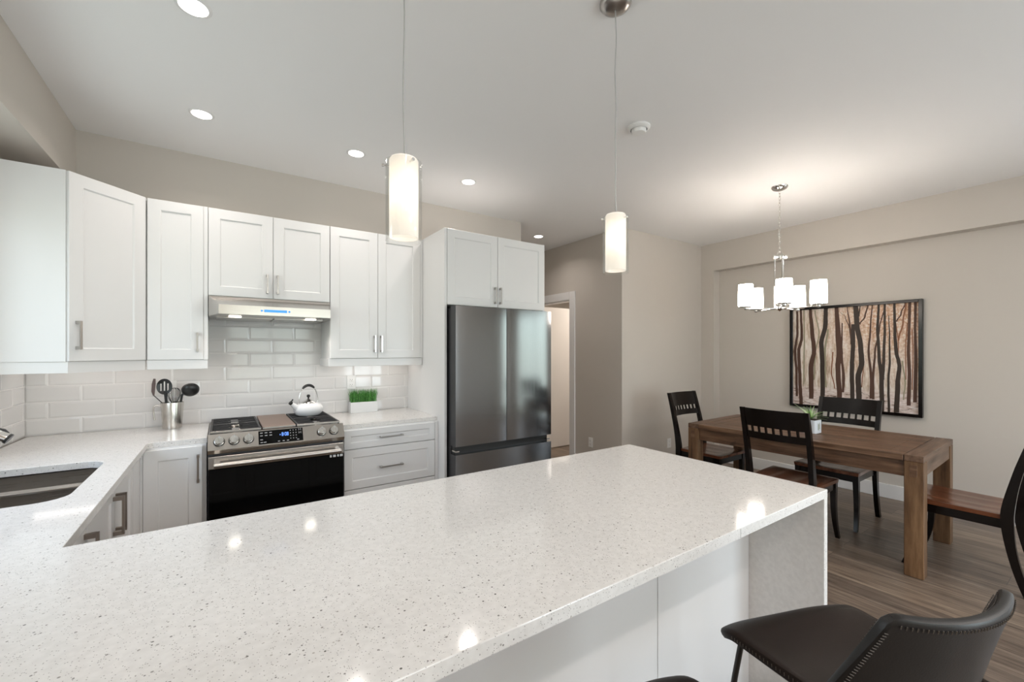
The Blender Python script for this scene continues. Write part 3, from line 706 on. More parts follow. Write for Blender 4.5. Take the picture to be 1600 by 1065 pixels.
# burners, grates, griddle
for x, y, r in ((0.07, 3.24, 0.045), (0.07, 3.50, 0.04), (0.311, 3.37, 0.05), (0.55, 3.24, 0.05), (0.55, 3.50, 0.038)):
    t_ = MB(); t_.lathe([(r+0.012, 0), (r+0.008, 0.006), (r, 0.008), (r*0.9, 0.014), (0, 0.016)], (x, y, 0.921), 24); build(t_, 'burner', M_steel, root)
def grate(x0, x1):
    mb = MB(); y0, y1, z = 3.085, 3.655, 0.951; b = 0.006
    for x in (x0, x1-0.012): mb.box(x, x+0.012, y0, y1, z-0.014, z, bev=0.002)
    for y in (y0, y1-0.012): mb.box(x0, x1, y, y+0.012, z-0.014, z, bev=0.002)
    mb.box(x0, x1, (y0+y1)/2-b, (y0+y1)/2+b, z-0.012, z, bev=0.002)
    for k in range(1, 12):
        y = y0+(y1-y0)*k/12
        if k == 6: continue
        if k in (3, 9):
            mb.box(x0, x0+(x1-x0)*0.36, y-b*0.6, y+b*0.6, z-0.010, z); mb.box(x1-(x1-x0)*0.36, x1, y-b*0.6, y+b*0.6, z-0.010, z)
        else:
            mb.box(x0, x0+(x1-x0)*0.42, y-b*0.6, y+b*0.6, z-0.010, z); mb.box(x1-(x1-x0)*0.42, x1, y-b*0.6, y+b*0.6, z-0.010, z)
    for x in (x0+0.006, x1-0.006):
        for y in (y0+0.006, y1-0.006, (y0+y1)/2): mb.tube([(x, y, 0.9212), (x, y, z-0.008)], 0.006, 8)
    return mb
build(grate(-0.058, 0.205), 'grate', M_iron, root); build(grate(0.405, 0.668), 'grate', M_iron, root)
t_ = MB(); t_.box(0.212, 0.398, 3.085, 3.655, 0.938, 0.952, bev=0.004, seg=2)
for y in (3.12, 3.62): t_.box(0.225, 0.385, y-0.006, y+0.006, 0.9215, 0.938)
build(t_, 'griddle', M_griddle, root)
t_ = MB()
for x0, x1 in ((-0.058, 0.205), (0.212, 0.398), (0.405, 0.668)): t_.box(x0, x1, 3.079, 3.0845, 0.938, 0.950, bev=0.001)
build(t_, 'grate_trim', M_steel, root)

# ------------------------------------------------------------------ kettle
KX, KY = 0.535, 3.48
KZ = 0.9515
root = thing('kettle', 'white enamel kettle with chrome lid and black arched handle on the range', 'kettle', (KX, KY, KZ))
t_ = MB(); t_.lathe([(0.0, 0.0), (0.066, 0.0), (0.084, 0.008), (0.098, 0.03), (0.101, 0.046), (0.097, 0.064), (0.083, 0.082), (0.058, 0.092), (0.044, 0.094)], (KX, KY, KZ), 48, cap=False); build(t_, 'body', M_enamel, root)
t_ = MB(); t_.lathe([(0.056, 0.091), (0.054, 0.096), (0.030, 0.108), (0.010, 0.122), (0.006, 0.126), (0.0, 0.127)], (KX, KY, KZ), 36); lid = build(t_, 'lid', M_chrome, root)
t_ = MB(); t_.lathe([(0.005, 0.125), (0.006, 0.131), (0.012, 0.138), (0.0125, 0.145), (0.008, 0.152), (0.0, 0.154)], (KX, KY, KZ), 24); build(t_, 'knob', M_black, lid)
t_ = MB(); dxs = Vector((-0.93, -0.37, 0)).normalized()
t_.tube([Vector((KX, KY, KZ+0.052))+dxs*0.075, Vector((KX, KY, KZ+0.080))+dxs*0.108, Vector((KX, KY, KZ+0.100))+dxs*0.130], [0.026, 0.018, 0.013], 20); spt = build(t_, 'spout', M_enamel, root)
t_ = MB(); t_.tube([Vector((KX, KY, KZ+0.098))+dxs*0.128, Vector((KX, KY, KZ+0.106))+dxs*0.138], [0.014, 0.0145], 18)
t_.tube([Vector((KX, KY, KZ+0.108))+dxs*0.130, Vector((KX, KY, KZ+0.128))+dxs*0.118], [0.004, 0.005], 8); build(t_, 'whistle_cap', M_black, spt)
t_ = MB(); pts = []
lat = Vector((0.93, 0.37, 0)).normalized()
for k in range(25):
    a = PI*k/24; pts.append(Vector((KX, KY, KZ+0.085))+lat*(0.074*math.cos(a)*(1.0 if k not in (0, 24) else 0.93))+Vector((0, 0, 0.135*math.sin(a)**0.8)))
t_.tube(pts, 0.0032, 10); hn = build(t_, 'handle_arch', M_chrome, root)
t_ = MB(); t_.tube([p+Vector((0, 0, 0.002)) for p in pts[7:18]], [0.006, 0.009, 0.010, 0.0105, 0.0105, 0.0105, 0.0105, 0.0105, 0.010, 0.009, 0.006], 12); build(t_, 'handle_grip', M_black, hn)

# ------------------------------------------------------------------ grass planter
root = thing('grass_planter', 'white rectangular pot of green artificial grass beside the range', 'plant', (0.991, 3.69, ZC))
t_ = MB(); x0, x1, y0, y1, h = 0.880, 1.102, 3.655, 3.733, 0.088
t_.box(x0, x1, y0, y0+0.006, ZC+0.0005, ZC+h, bev=0.001); t_.box(x0, x1, y1-0.006, y1, ZC+0.0005, ZC+h, bev=0.001)
t_.box(x0, x0+0.006, y0+0.006, y1-0.006, ZC+0.0005, ZC+h); t_.box(x1-0.006, x1, y0+0.006, y1-0.006, ZC+0.0005, ZC+h); t_.box(x0+0.006, x1-0.006, y0+0.006, y1-0.006, ZC+0.0005, ZC+0.01)
build(t_, 'pot', M_pot, root)
build(bx(x0+0.006, x1-0.006, y0+0.006, y1-0.006, ZC+0.06, ZC+0.075), 'soil', M_soil, root)
t_ = MB()
for k in range(750):
    bxp, byp = random.uniform(x0+0.010, x1-0.010), random.uniform(y0+0.010, y1-0.010)
    hgt = random.uniform(0.085, 0.135); le = Vector((random.gauss(0, 0.011)+(bxp-0.991)*0.10, random.gauss(0, 0.009), 0)); wv = 0.0016
    a = random.uniform(0, PI); wd = Vector((math.cos(a), math.sin(a), 0))*wv
    p = [Vector((bxp, byp, ZC+0.07)), Vector((bxp, byp, ZC+0.07+hgt*0.55))+le*0.3, Vector((bxp, byp, ZC+0.07+hgt))+le]
    p[2].y = min(p[2].y, 3.742)
    t_.add([p[0]-wd, p[0]+wd, p[1]+wd, p[1]-wd, p[2]], [[0, 1, 2, 3], [3, 2, 4]])
o_g = build(t_, 'grass', M_grass, root); o_g['kind'] = 'stuff'

# ------------------------------------------------------------------ utensil holder
UX, UY = -0.272, 3.625
root = thing('utensil_mug', 'tapered stainless steel mug holding black kitchen utensils', 'mug', (UX, UY, ZC))
t_ = MB(); t_.lathe([(0.0, 0.004), (0.048, 0.004), (0.050, 0.010), (0.060, 0.172), (0.062, 0.173), (0.0625, 0.171), (0.052, 0.002), (0.050, 0.0005), (0.0, 0.0005)], (UX, UY, ZC), 40); build(t_, 'body', M_mug, root)
hd = Vector((-0.98, 0.1, 0)).normalized(); cc = Vector((UX, UY, ZC))
t_ = MB(); pts = [cc+hd*0.058+Vector((0, 0, 0.150)), cc+hd*0.080+Vector((0, 0, 0.157)), cc+hd*0.097+Vector((0, 0, 0.148)), cc+hd*0.098+Vector((0, 0, 0.12)), cc+hd*0.092+Vector((0, 0, 0.06))]
t_.tube(pts, 0.0045, 10); build(t_, 'handle', M_mug, root)
g_u = 'utensils in the steel mug'
def rod(mb, a, b, r0=0.005, r1=0.005, n=10): mb.tube([a, (Vector(a)+Vector(b))/2, b], [r0, (r0+r1)/2, r1], n)
# slotted spoon
root = thing('slotted_spoon', 'black slotted spoon standing upright in the steel mug', 'utensil', (UX-0.01, UY, ZC+0.006), group=g_u)
t_ = MB(); rod(t_, (UX-0.020, UY-0.012, ZC+0.012), (UX-0.034, UY-0.012, 1.150), 0.004, 0.009); build(t_, 'handle', M_black, root)
t_ = MB(); cx, cz = -0.312, 1.193; n = 40
def spoon_pt(a, rr): return (cx+rr*0.041*math.cos(a), UY-0.012+0.006*(1-rr*rr), cz+rr*0.052*math.sin(a))
b = bmesh.new(); ed = []
ov = [b.verts.new((0.041*math.cos(2*PI*k/n), 0.052*math.sin(2*PI*k/n), 0)) for k in range(n)]
for k in range(n): ed.append(b.edges.new((ov[k], ov[(k+1) % n])))
for sx, lo, hi in ((-0.018, -0.028, 0.020), (0.0, -0.028, 0.034), (0.018, -0.028, 0.020)):
    q_ = [b.verts.new(p) for p in ((sx-0.0035, lo, 0), (sx+0.0035, lo, 0), (sx+0.0035, hi, 0), (sx-0.0035, hi, 0))]
    for k in range(4): ed.append(b.edges.new((q_[k], q_[(k+1) % 4])))
bmesh.ops.triangle_fill(b, use_beauty=True, edges=ed)
r = bmesh.ops.extrude_face_region(b, geom=list(b.faces))
for g_ in r['geom']:
    if isinstance(g_, bmesh.types.BMVert): g_.co.z = 0.004
for v_ in b.verts:
    rr = (v_.co.x/0.041)**2+(v_.co.y/0.052)**2; v_.co = Vector((cx+v_.co.x, UY-0.012+0.009*(1-rr)+v_.co.z, cz+v_.co.y))
t_.bm(b); build(t_, 'bowl', M_black, root)
# ladle
root = thing('ladle', 'black ladle leaning right in the steel mug', 'utensil', (UX+0.01, UY, ZC+0.006), group=g_u)
t_ = MB(); rod(t_, (UX+0.025, UY-0.005, ZC+0.012), (UX+0.052, UY-0.008, 1.135), 0.004, 0.007); t_.tube([(UX+0.051, UY-0.008, 1.130), (UX+0.066, UY-0.008, 1.150), (UX+0.085, UY-0.010, 1.158)], [0.007, 0.007, 0.005], 8); build(t_, 'handle', M_black, root)
t_ = MB(); rg = []
for k in range(9):
    a = -PI/2+PI*k/16; rr = math.cos(a) if k < 8 else 1.0; rg.append((max(0.0001, 0.050*math.cos(a)), 0.034*math.sin(a)))
prof = rg+[(0.048, 0.0)]+[(p[0]*0.93, p[1]*0.90) for p in rg[::-1]][1:]
t_.lathe(prof, (0, 0, 0), 32, cap=False)
R_ = Matrix.Rotation(math.radians(62), 3, 'X') @ Matrix.Rotation(math.radians(12), 3, 'Y')
R_ = Matrix.Rotation(math.radians(-14), 3, 'Y') @ Matrix.Rotation(math.radians(-62), 3, 'X')
t_.v = [tuple(R_ @ Vector(v)+Vector((UX+0.098, UY-0.020, 1.168))) for v in t_.v]; build(t_, 'bowl', M_black, root)
# whisk
root = thing('whisk', 'wire balloon whisk in the steel mug between spoon and ladle', 'utensil', (UX+0.005, UY+0.02, ZC+0.006), group=g_u)
t_ = MB(); rod(t_, (UX+0.0, UY+0.026, ZC+0.012), (UX+0.006, UY+0.022, 1.070), 0.006, 0.006); build(t_, 'handle', M_black, root)
t_ = MB()
for k in range(5):
    a = PI*k/5+0.2; u_ = Vector((math.cos(a), math.sin(a), 0)); pts = []
    for j in range(17):
        th = PI*j/16; rr = 0.036*math.sin(th)**0.9*(1 if True else 0)
        s_ = -1 if j < 8 else 1
        hgt = (1-abs(j-8)/8)
        pts.append(Vector((UX+0.008, UY+0.022, 1.065+0.115*math.sin(PI/2*hgt)))+u_*s_*0.036*math.sin(PI*min(1, (1-hgt)*1.0))**0.8)
    t_.tube(pts, 0.0014, 6)
build(t_, 'wires', M_blackmetal, root)
# turner: handle end seen, pointing up to the left
root = thing('spatula', 'spatula with brown flat grip leaning left in the steel mug', 'utensil', (UX-0.02, UY-0.02, ZC+0.006), group=g_u)
t_ = MB(); t_.tube([(UX+0.02, UY-0.02, ZC+0.012), (UX-0.045, UY-0.025, 1.082), (UX-0.092, UY-0.03, 1.140)], [0.0028]*3, 8); build(t_, 'shaft', M_blackmetal, root)
t_ = MB(); t_.tube([(UX-0.092, UY-0.03, 1.138), (UX-0.095, UY-0.03, 1.165), (UX-0.092, UY-0.03, 1.215), (UX-0.088, UY-0.03, 1.248)], [0.004, 0.009, 0.010, 0.006], 14); build(t_, 'grip', mat('brown_grip', (0.13, 0.09, 0.085), 0.45), root)

# ------------------------------------------------------------------ outlets
def outlet(label, c, axis, rocker=False, w_=0.070, h=0.115):
    r = thing('outlet', label, 'outlet', c)
    def B(mb, a0, a1, z0, z1, d0, d1, bev=0.0):
        if axis == 'y': mb.box(c[0]+a0, c[0]+a1, c[1]-d1, c[1]-d0, c[2]+z0, c[2]+z1, bev=bev)
        else: mb.box(c[0]-d1, c[0]-d0, c[1]+a0, c[1]+a1, c[2]+z0, c[2]+z1, bev=bev)
    m1 = MB(); B(m1, -w_/2, w_/2, -h/2, h/2, 0.0003, 0.006, 0.0015); p_ = build(m1, 'face_plate', M_plate, r)
    for zz in (-0.021, 0.021):
        m2 = MB(); m3 = MB()
        B(m2, -0.017, 0.017, zz-0.015, zz+0.015, 0.006, 0.0085, 0.001)
        for a in (-0.007, 0.007): B(m3, a-0.0012, a+0.0012, zz-0.002, zz+0.006, 0.0083, 0.0088)
        B(m3, -0.002, 0.002, zz-0.010, zz-0.006, 0.0083, 0.0088)
        rc = build(m2, 'receptacle', M_plate, r); build(m3, 'slots', M_slot, rc)
    return r
YT = YB-0.0095
outlet('white wall outlet on the backsplash behind the grass planter', (0.905, YT, 1.165), 'y')
outlet('white wall outlet on the backsplash behind the utensil mug', (-0.292, YT, 1.165), 'y')
outlet('white wall outlet low on the dark hall wall left of the corner', (XH, 3.735, 0.325), 'x')
outlet('white wall outlet low on the pale wall left of the dining chair', (4.551, YJ, 0.30), 'y')
outlet('white wall outlet under the dining table on the painting wall', (XR_, 1.32, 0.285), 'x', w_=0.115, h=0.075)

# ------------------------------------------------------------------ fridge
FX0, FX1, FM = 1.437, 2.353, 1.893; FY0, FYd = 2.852, 2.935
root = thing('fridge', 'dark stainless steel french door fridge inside the white enclosure', 'fridge', (1.895, 3.25, 0))
build(bx(FX0+0.004, FX1-0.004, FYd+0.008, 3.70, 0.02, 1.755), 'body', M_fridge_side, root)
def curved_panel(x0, x1, z0, z1, bul, n=24):
    mb = MB(); pts = []
    for k in range(n+1):
        s_ = -1+2*k/n; pts.append((x0+(x1-x0)*k/n, FY0+bul*abs(s_)**4))
    poly = [(x1, FYd)]+[(x0, FYd)]+pts
    b = bmesh.new(); lo = [b.verts.new((x, y, z0)) for x, y in poly]; hi = [b.verts.new((x, y, z1)) for x, y in poly]; m_ = len(poly)
    for k in range(m_):
        f = b.faces.new((lo[k], lo[(k+1) % m_], hi[(k+1) % m_], hi[k])); f.smooth = True
    b.faces.new(lo[::-1]); b.faces.new(hi)
    verts = [v.co[:] for v in b.verts]; b.verts.index_update(); faces = [[v.index for v in f.verts] for f in b.faces]; b.free()
    side = (1, m_-1)
    mb.add(verts, [faces[k] for k in range(m_) if k not in side], 0, True); mb.add(verts, [faces[k] for k in side], 1, False); mb.add(verts, faces[m_:], 0, False); return mb
build(curved_panel(FX0, FM-0.003, 0.712, 1.768, 0.002), 'left_door', [M_fridge, M_fridge_side], root)
build(curved_panel(FM+0.003, FX1, 0.712, 1.768, 0.0035), 'right_door', [M_fridge, M_fridge_side], root)
build(curved_panel(FX0, FX1, 0.215, 0.650, 0.004), 'freezer_drawer', [M_fridge, M_fridge_side], root)
build(bx(FX0+0.01, FX1-0.01, 2.90, FYd+0.007, 0.19, 1.75), 'door_gasket', M_black, root)
build(bx(FX0, FX1, FY0+0.012, FYd, 0.03, 0.205, bev=0.003), 'lower_drawer', M_fridge, root)
for x in (FX0+0.012, FX1-0.030):
    build(bx(x-0.008, x+0.026, FY0+0.012, FYd-0.01, 0.668, 0.680, bev=0.002), 'hinge', M_steel, root)
build(bx(FX0+0.01, FX0+0.09, 2.93, 3.05, 1.7555, 1.776, bev=0.004), 'top_hinge_cover', M_black, root)

# ------------------------------------------------------------------ pendants
def make_pendant(x, y, label):
    r = thing('pendant_light', label, 'pendant light', (x, y, CEIL), group=None)
    m1 = MB(); m1.lathe([(0.062, 0.0), (0.062, -0.008), (0.054, -0.018), (0.036, -0.026), (0.012, -0.029), (0.0, -0.029)], (x, y, CEIL), 36); build(m1, 'canopy', M_nickel, r)
    m1 = MB(); zt = 1.972; pts = [(x+0.002*math.sin(k*0.9), y+0.002*math.cos(k*1.3), CEIL-0.027+(zt+0.01-CEIL+0.027)*k/16) for k in range(17)]
    m1.tube(pts, 0.0022, 6); build(m1, 'cord', mat('clear_silver_cord', (0.50, 0.50, 0.49), 0.35, 0.3) if not bpy.data.materials.get('clear_silver_cord') else bpy.data.materials['clear_silver_cord'], r)
    m1 = MB(); m1.lathe([(0.0, 0.005), (0.008, 0.005), (0.020, -0.004), (0.020, -0.03), (0.0, -0.03)], (x, y, zt), 20); build(m1, 'socket_cap', M_nickel, r)
    m1 = MB(); R = 0.0405; m1.lathe([(0.018, -0.001), (R-0.004, -0.002), (R, -0.008), (R, -0.226), (R-0.003, -0.226), (R-0.003, -0.010), (0.018, -0.006)], (x, y, zt), 40, cap=False); build(m1, 'inner_shade', M_opal, r)
    m1 = MB(); m1.lathe([(0.0505, -0.012), (0.0505, -0.236), (0.0485, -0.236), (0.0485, -0.012), (0.0505, -0.012)], (x, y, zt), 44, cap=False); build(m1, 'outer_glass', M_clear, r)
    for a in (35, 155, 275):
        t = math.radians(a); u = Vector((math.cos(t), math.sin(t), 0)); c = Vector((x, y, zt-0.022))
        m1 = MB(); m1.tube([c+u*0.036, c+u*0.056], 0.0022, 8); m1.tube([c+u*0.054, c+u*0.060], 0.0045, 10); build(m1, 'clip_pin', M_chrome, r)
    bl = MB(); bl.lathe([(0.0, -0.03), (0.010, -0.035), (0.013, -0.06), (0.020, -0.10), (0.022, -0.125), (0.014, -0.15), (0.0, -0.155)], (x, y, zt), 20); build(bl, 'bulb', mat('lit_bulb', (1, 1, 1), 0.4, emit=(1, 0.9, 0.76), estr=2.6) if not bpy.data.materials.get('lit_bulb') else bpy.data.materials['lit_bulb'], r)
    return r
make_pendant(0.428, 1.174, 'lit cylinder pendant light nearer the range, larger of the two in view')
make_pendant(1.300, 1.174, 'lit cylinder pendant light over the right end of the peninsula')

# ------------------------------------------------------------------ recessed lights
LBL = ['recessed ceiling light nearest the top edge of the photo', 'recessed ceiling light above the corner wall cabinet', 'recessed ceiling light above the range hood', 'recessed ceiling light in front of the fridge cabinet', 'recessed ceiling light in the hallway beyond the fridge cabinet']
def can(x, y, label):
    r = thing('recessed_light', label, 'ceiling light', (x, y, CEIL), group='recessed ceiling lights')
    m1 = MB(); m1.lathe([(0.050, -0.0045), (0.056, -0.005), (0.064, -0.001), (0.064, 0.0)], (x, y, CEIL), 36, cap=False); build(m1, 'trim_ring', M_trim, r)
    m1 = MB(); m1.lathe([(0.0, -0.004), (0.050, -0.0045), (0.0505, -0.002)], (x, y, CEIL), 36, cap=False); build(m1, 'lens', M_can, r)
for (x, y), l_ in zip(CANS_AND_FILL[:5], LBL): can(x, y, l_)
root = thing('smoke_detector', 'round white smoke detector on the ceiling between pendant and chandelier', 'smoke detector', (2.138, 1.742, CEIL))
t_ = MB(); t_.lathe([(0.068, 0.0), (0.068, -0.010), (0.060, -0.018), (0.050, -0.020)], (2.138, 1.742, CEIL), 36, cap=False); build(t_, 'base_ring', M_plate, root)
t_ = MB(); t_.lathe([(0.045, -0.014), (0.045, -0.032), (0.038, -0.040), (0.0, -0.042)], (2.138, 1.742, CEIL), 36, cap=False); build(t_, 'cover', M_plate, root)
t_ = MB(); t_.lathe([(0.050, -0.0195), (0.0505, -0.013), (0.045, -0.0135)], (2.138, 1.742, CEIL), 36, cap=False); build(t_, 'vent_gap', M_seam, root)

# ------------------------------------------------------------------ chandelier
CX_, CY_ = 3.90, 1.706
root = thing('chandelier', 'five-arm nickel chandelier with white cylinder shades above the dining table', 'chandelier', (CX_, CY_, CEIL))
t_ = MB(); t_.lathe([(0.064, 0.0), (0.062, -0.008), (0.050, -0.022), (0.028, -0.030), (0.0, -0.031)], (CX_, CY_, CEIL), 36); build(t_, 'canopy', M_chrome, root)
t_ = MB(); z = CEIL-0.030; k = 0
while z > 2.275:
    pts = []
    for j in range(12):
        a = 2*PI*j/12; u = 0.0075*math.cos(a); vv = 0.0165*math.sin(a)
        pts.append((CX_+(u if k % 2 else 0), CY_+(0 if k % 2 else u), z-0.014+vv))
    t_.tube(pts, 0.0017, 6, closed=True); z -= 0.027; k += 1
t_.tube([(CX_+0.006*math.sin(q_*1.1), CY_+0.006*math.cos(q_*1.1), CEIL-0.03-(CEIL-0.03-2.26)*q_/24) for q_ in range(25)], 0.0016, 6)
build(t_, 'chain', M_chrome, root)
t_ = MB(); t_.tube([(CX_+0.022*math.cos(PI*j/10)*0.8, CY_-0.022*math.cos(PI*j/10)*0.6, 2.235+0.034*math.sin(PI*j/10)) for j in range(11)], 0.0028, 8)
lv = Vector((0.80, -0.60, 0)); c = Vector((CX_, CY_, 2.224))
t_.tube([c-lv*0.052, c+lv*0.052], 0.011, 14); t_.tube([c-lv*0.054, c-lv*0.035], 0.016, 14); t_.tube([c+lv*0.035, c+lv*0.054], 0.016, 14); t_.lathe([(0.0, 0.014), (0.02, 0.010), (0.02, -0.012), (0.0, -0.02)], c, 20)
build(t_, 'top_hub', M_chrome, root)
t_ = MB(); t_.tube([c-lv*0.040, c-lv*0.040-Vector((0, 0, 0.43))], 0.006, 12); build(t_, 'stem_rod', M_chrome, root)
t_ = MB(); t_.tube([c+lv*0.026, c+lv*0.026-Vector((0, 0, 0.43))], 0.011, 14); build(t_, 'stem_rod', M_chrome, root)
t_ = MB(); c2 = Vector((CX_, CY_, 1.79)); t_.lathe([(0.0, 0.02), (0.028, 0.018), (0.034, 0.010), (0.034, -0.006), (0.022, -0.014), (0.008, -0.022), (0.0, -0.028)], c2, 28)
t_.tube([c2-lv*0.052, c2+lv*0.052], 0.010, 12); build(t_, 'bottom_hub', M_chrome, root)
for i in range(5):
    a = math.radians(66+72*i); u = Vector((math.cos(a), math.sin(a), 0)); e = c2+u*0.27
    t_ = MB(); t_.tube([c2+u*0.02-Vector((0, 0, 0.002)), c2+u*0.26-Vector((0, 0, 0.002))], 0.0055, 10); t_.lathe([(0.0, -0.014), (0.012, -0.010), (0.016, -0.002), (0.016, 0.008), (0.0, 0.010)], e, 20); arm = build(t_, 'arm', M_chrome, root)
    t_ = MB(); t_.lathe([(0.0, 0.008), (0.046, 0.008), (0.052, 0.012), (0.053, 0.024), (0.050, 0.024)], e, 28, cap=False); build(t_, 'shade_cup', M_chrome, arm)
    t_ = MB(); t_.lathe([(0.0, 0.014), (0.054, 0.018), (0.058, 0.026), (0.0585, 0.10), (0.056, 0.205), (0.053, 0.205), (0.054, 0.03), (0.0, 0.02)], e, 32, cap=False); build(t_, 'shade', M_shade, arm)

# ------------------------------------------------------------------ dining table (local frame, near corner at photo side)
TA = math.radians(2.0); TWd, TLn, TH_ = 0.925, 1.585, 0.768
TC = Vector((3.607, 0.749, 0)); 
Rz = Matrix.Rotation(TA, 3, 'Z')
tc_ = TC + Rz @ Vector((TWd/2, TLn/2, 0))
root = thing('dining_table', 'rustic brown wooden dining table with square block legs', 'table', tc_, TA)
hw, hl_ = TWd/2, TLn/2; LG = 0.094; EB = 0.094
for sx, sy in ((-1, -1), (1, -1), (-1, 1), (1, 1)):
    t_ = MB(); xa, xb = sorted((sx*hw, sx*(hw-LG))); ya, yb_ = sorted((sy*hl_, sy*(hl_-LG)))
    t_.box(xa, xb, ya, yb_, 0, TH_-0.036 if False else TH_-0.040, bev=0.003)
    lg = build(t_, 'leg', M_oakz, root, local=True)
    t_ = MB(); xf = -hw-0.0012 if sx < 0 else hw+0.0012
    t_.box(min(xf, xf-sx*0.003), max(xf, xf-sx*0.003), (ya+yb_)/2-0.016, (ya+yb_)/2+0.020, TH_-0.135, TH_-0.062, bev=0.001); build(t_, 'mortise_plug', M_oak, lg, local=True)
# breadboard ends run across (x) at both ends
for sy in (-1, 1):
    t_ = MB(); ya, yb_ = sorted((sy*hl_, sy*(hl_-EB))); t_.box(-hw, hw, ya, yb_, TH_-0.0395, TH_, bev=0.0025); build(t_, 'end_board', M_oakx, root, local=True)
t_ = MB(); yA, yB_ = -hl_+EB+0.004, hl_-EB-0.004
t_.box(-hw, -hw+0.10, yA, yB_, TH_-0.0395, TH_-0.001, bev=0.002); t_.box(hw-0.10, hw, yA, yB_, TH_-0.0395, TH_-0.001, bev=0.002)
t_.box(-hw+0.101, hw-0.101, yA, yA+0.085, TH_-0.0395, TH_-0.001, bev=0.002); t_.box(-hw+0.101, hw-0.101, yB_-0.085, yB_, TH_-0.0395, TH_-0.001, bev=0.002)
n = 6; wpl = (2*hw-0.202)/n
for k in range(n): t_.box(-hw+0.101+k*wpl+0.0007, -hw+0.101+(k+1)*wpl-0.0007, yA+0.086, yB_-0.086, TH_-0.0395, TH_-0.001+random.uniform(-0.0006, 0), bev=0.0018)
t_.box(-hw+0.02, hw-0.02, yA-0.003, yB_+0.003, TH_-0.0398, TH_-0.012, mi=1)
build(t_, 'tabletop', [M_oak, M_seam], root, local=True)
for sx in (-1, 1):
    t_ = MB(); xa, xb = sorted((sx*(hw-0.028), sx*(hw-0.052))); t_.box(xa, xb, -hl_+LG, hl_-LG, TH_-0.145, TH_-0.0400, bev=0.002); build(t_, 'apron', M_oak, root, local=True)
for sy in (-1, 1):
    t_ = MB(); ya, yb_ = sorted((sy*(hl_-0.006), sy*(hl_-0.034))); t_.box(-hw+LG, hw-LG, ya, yb_, TH_-0.135, TH_-0.0400, bev=0.002); build(t_, 'apron', M_oakx, root, local=True)

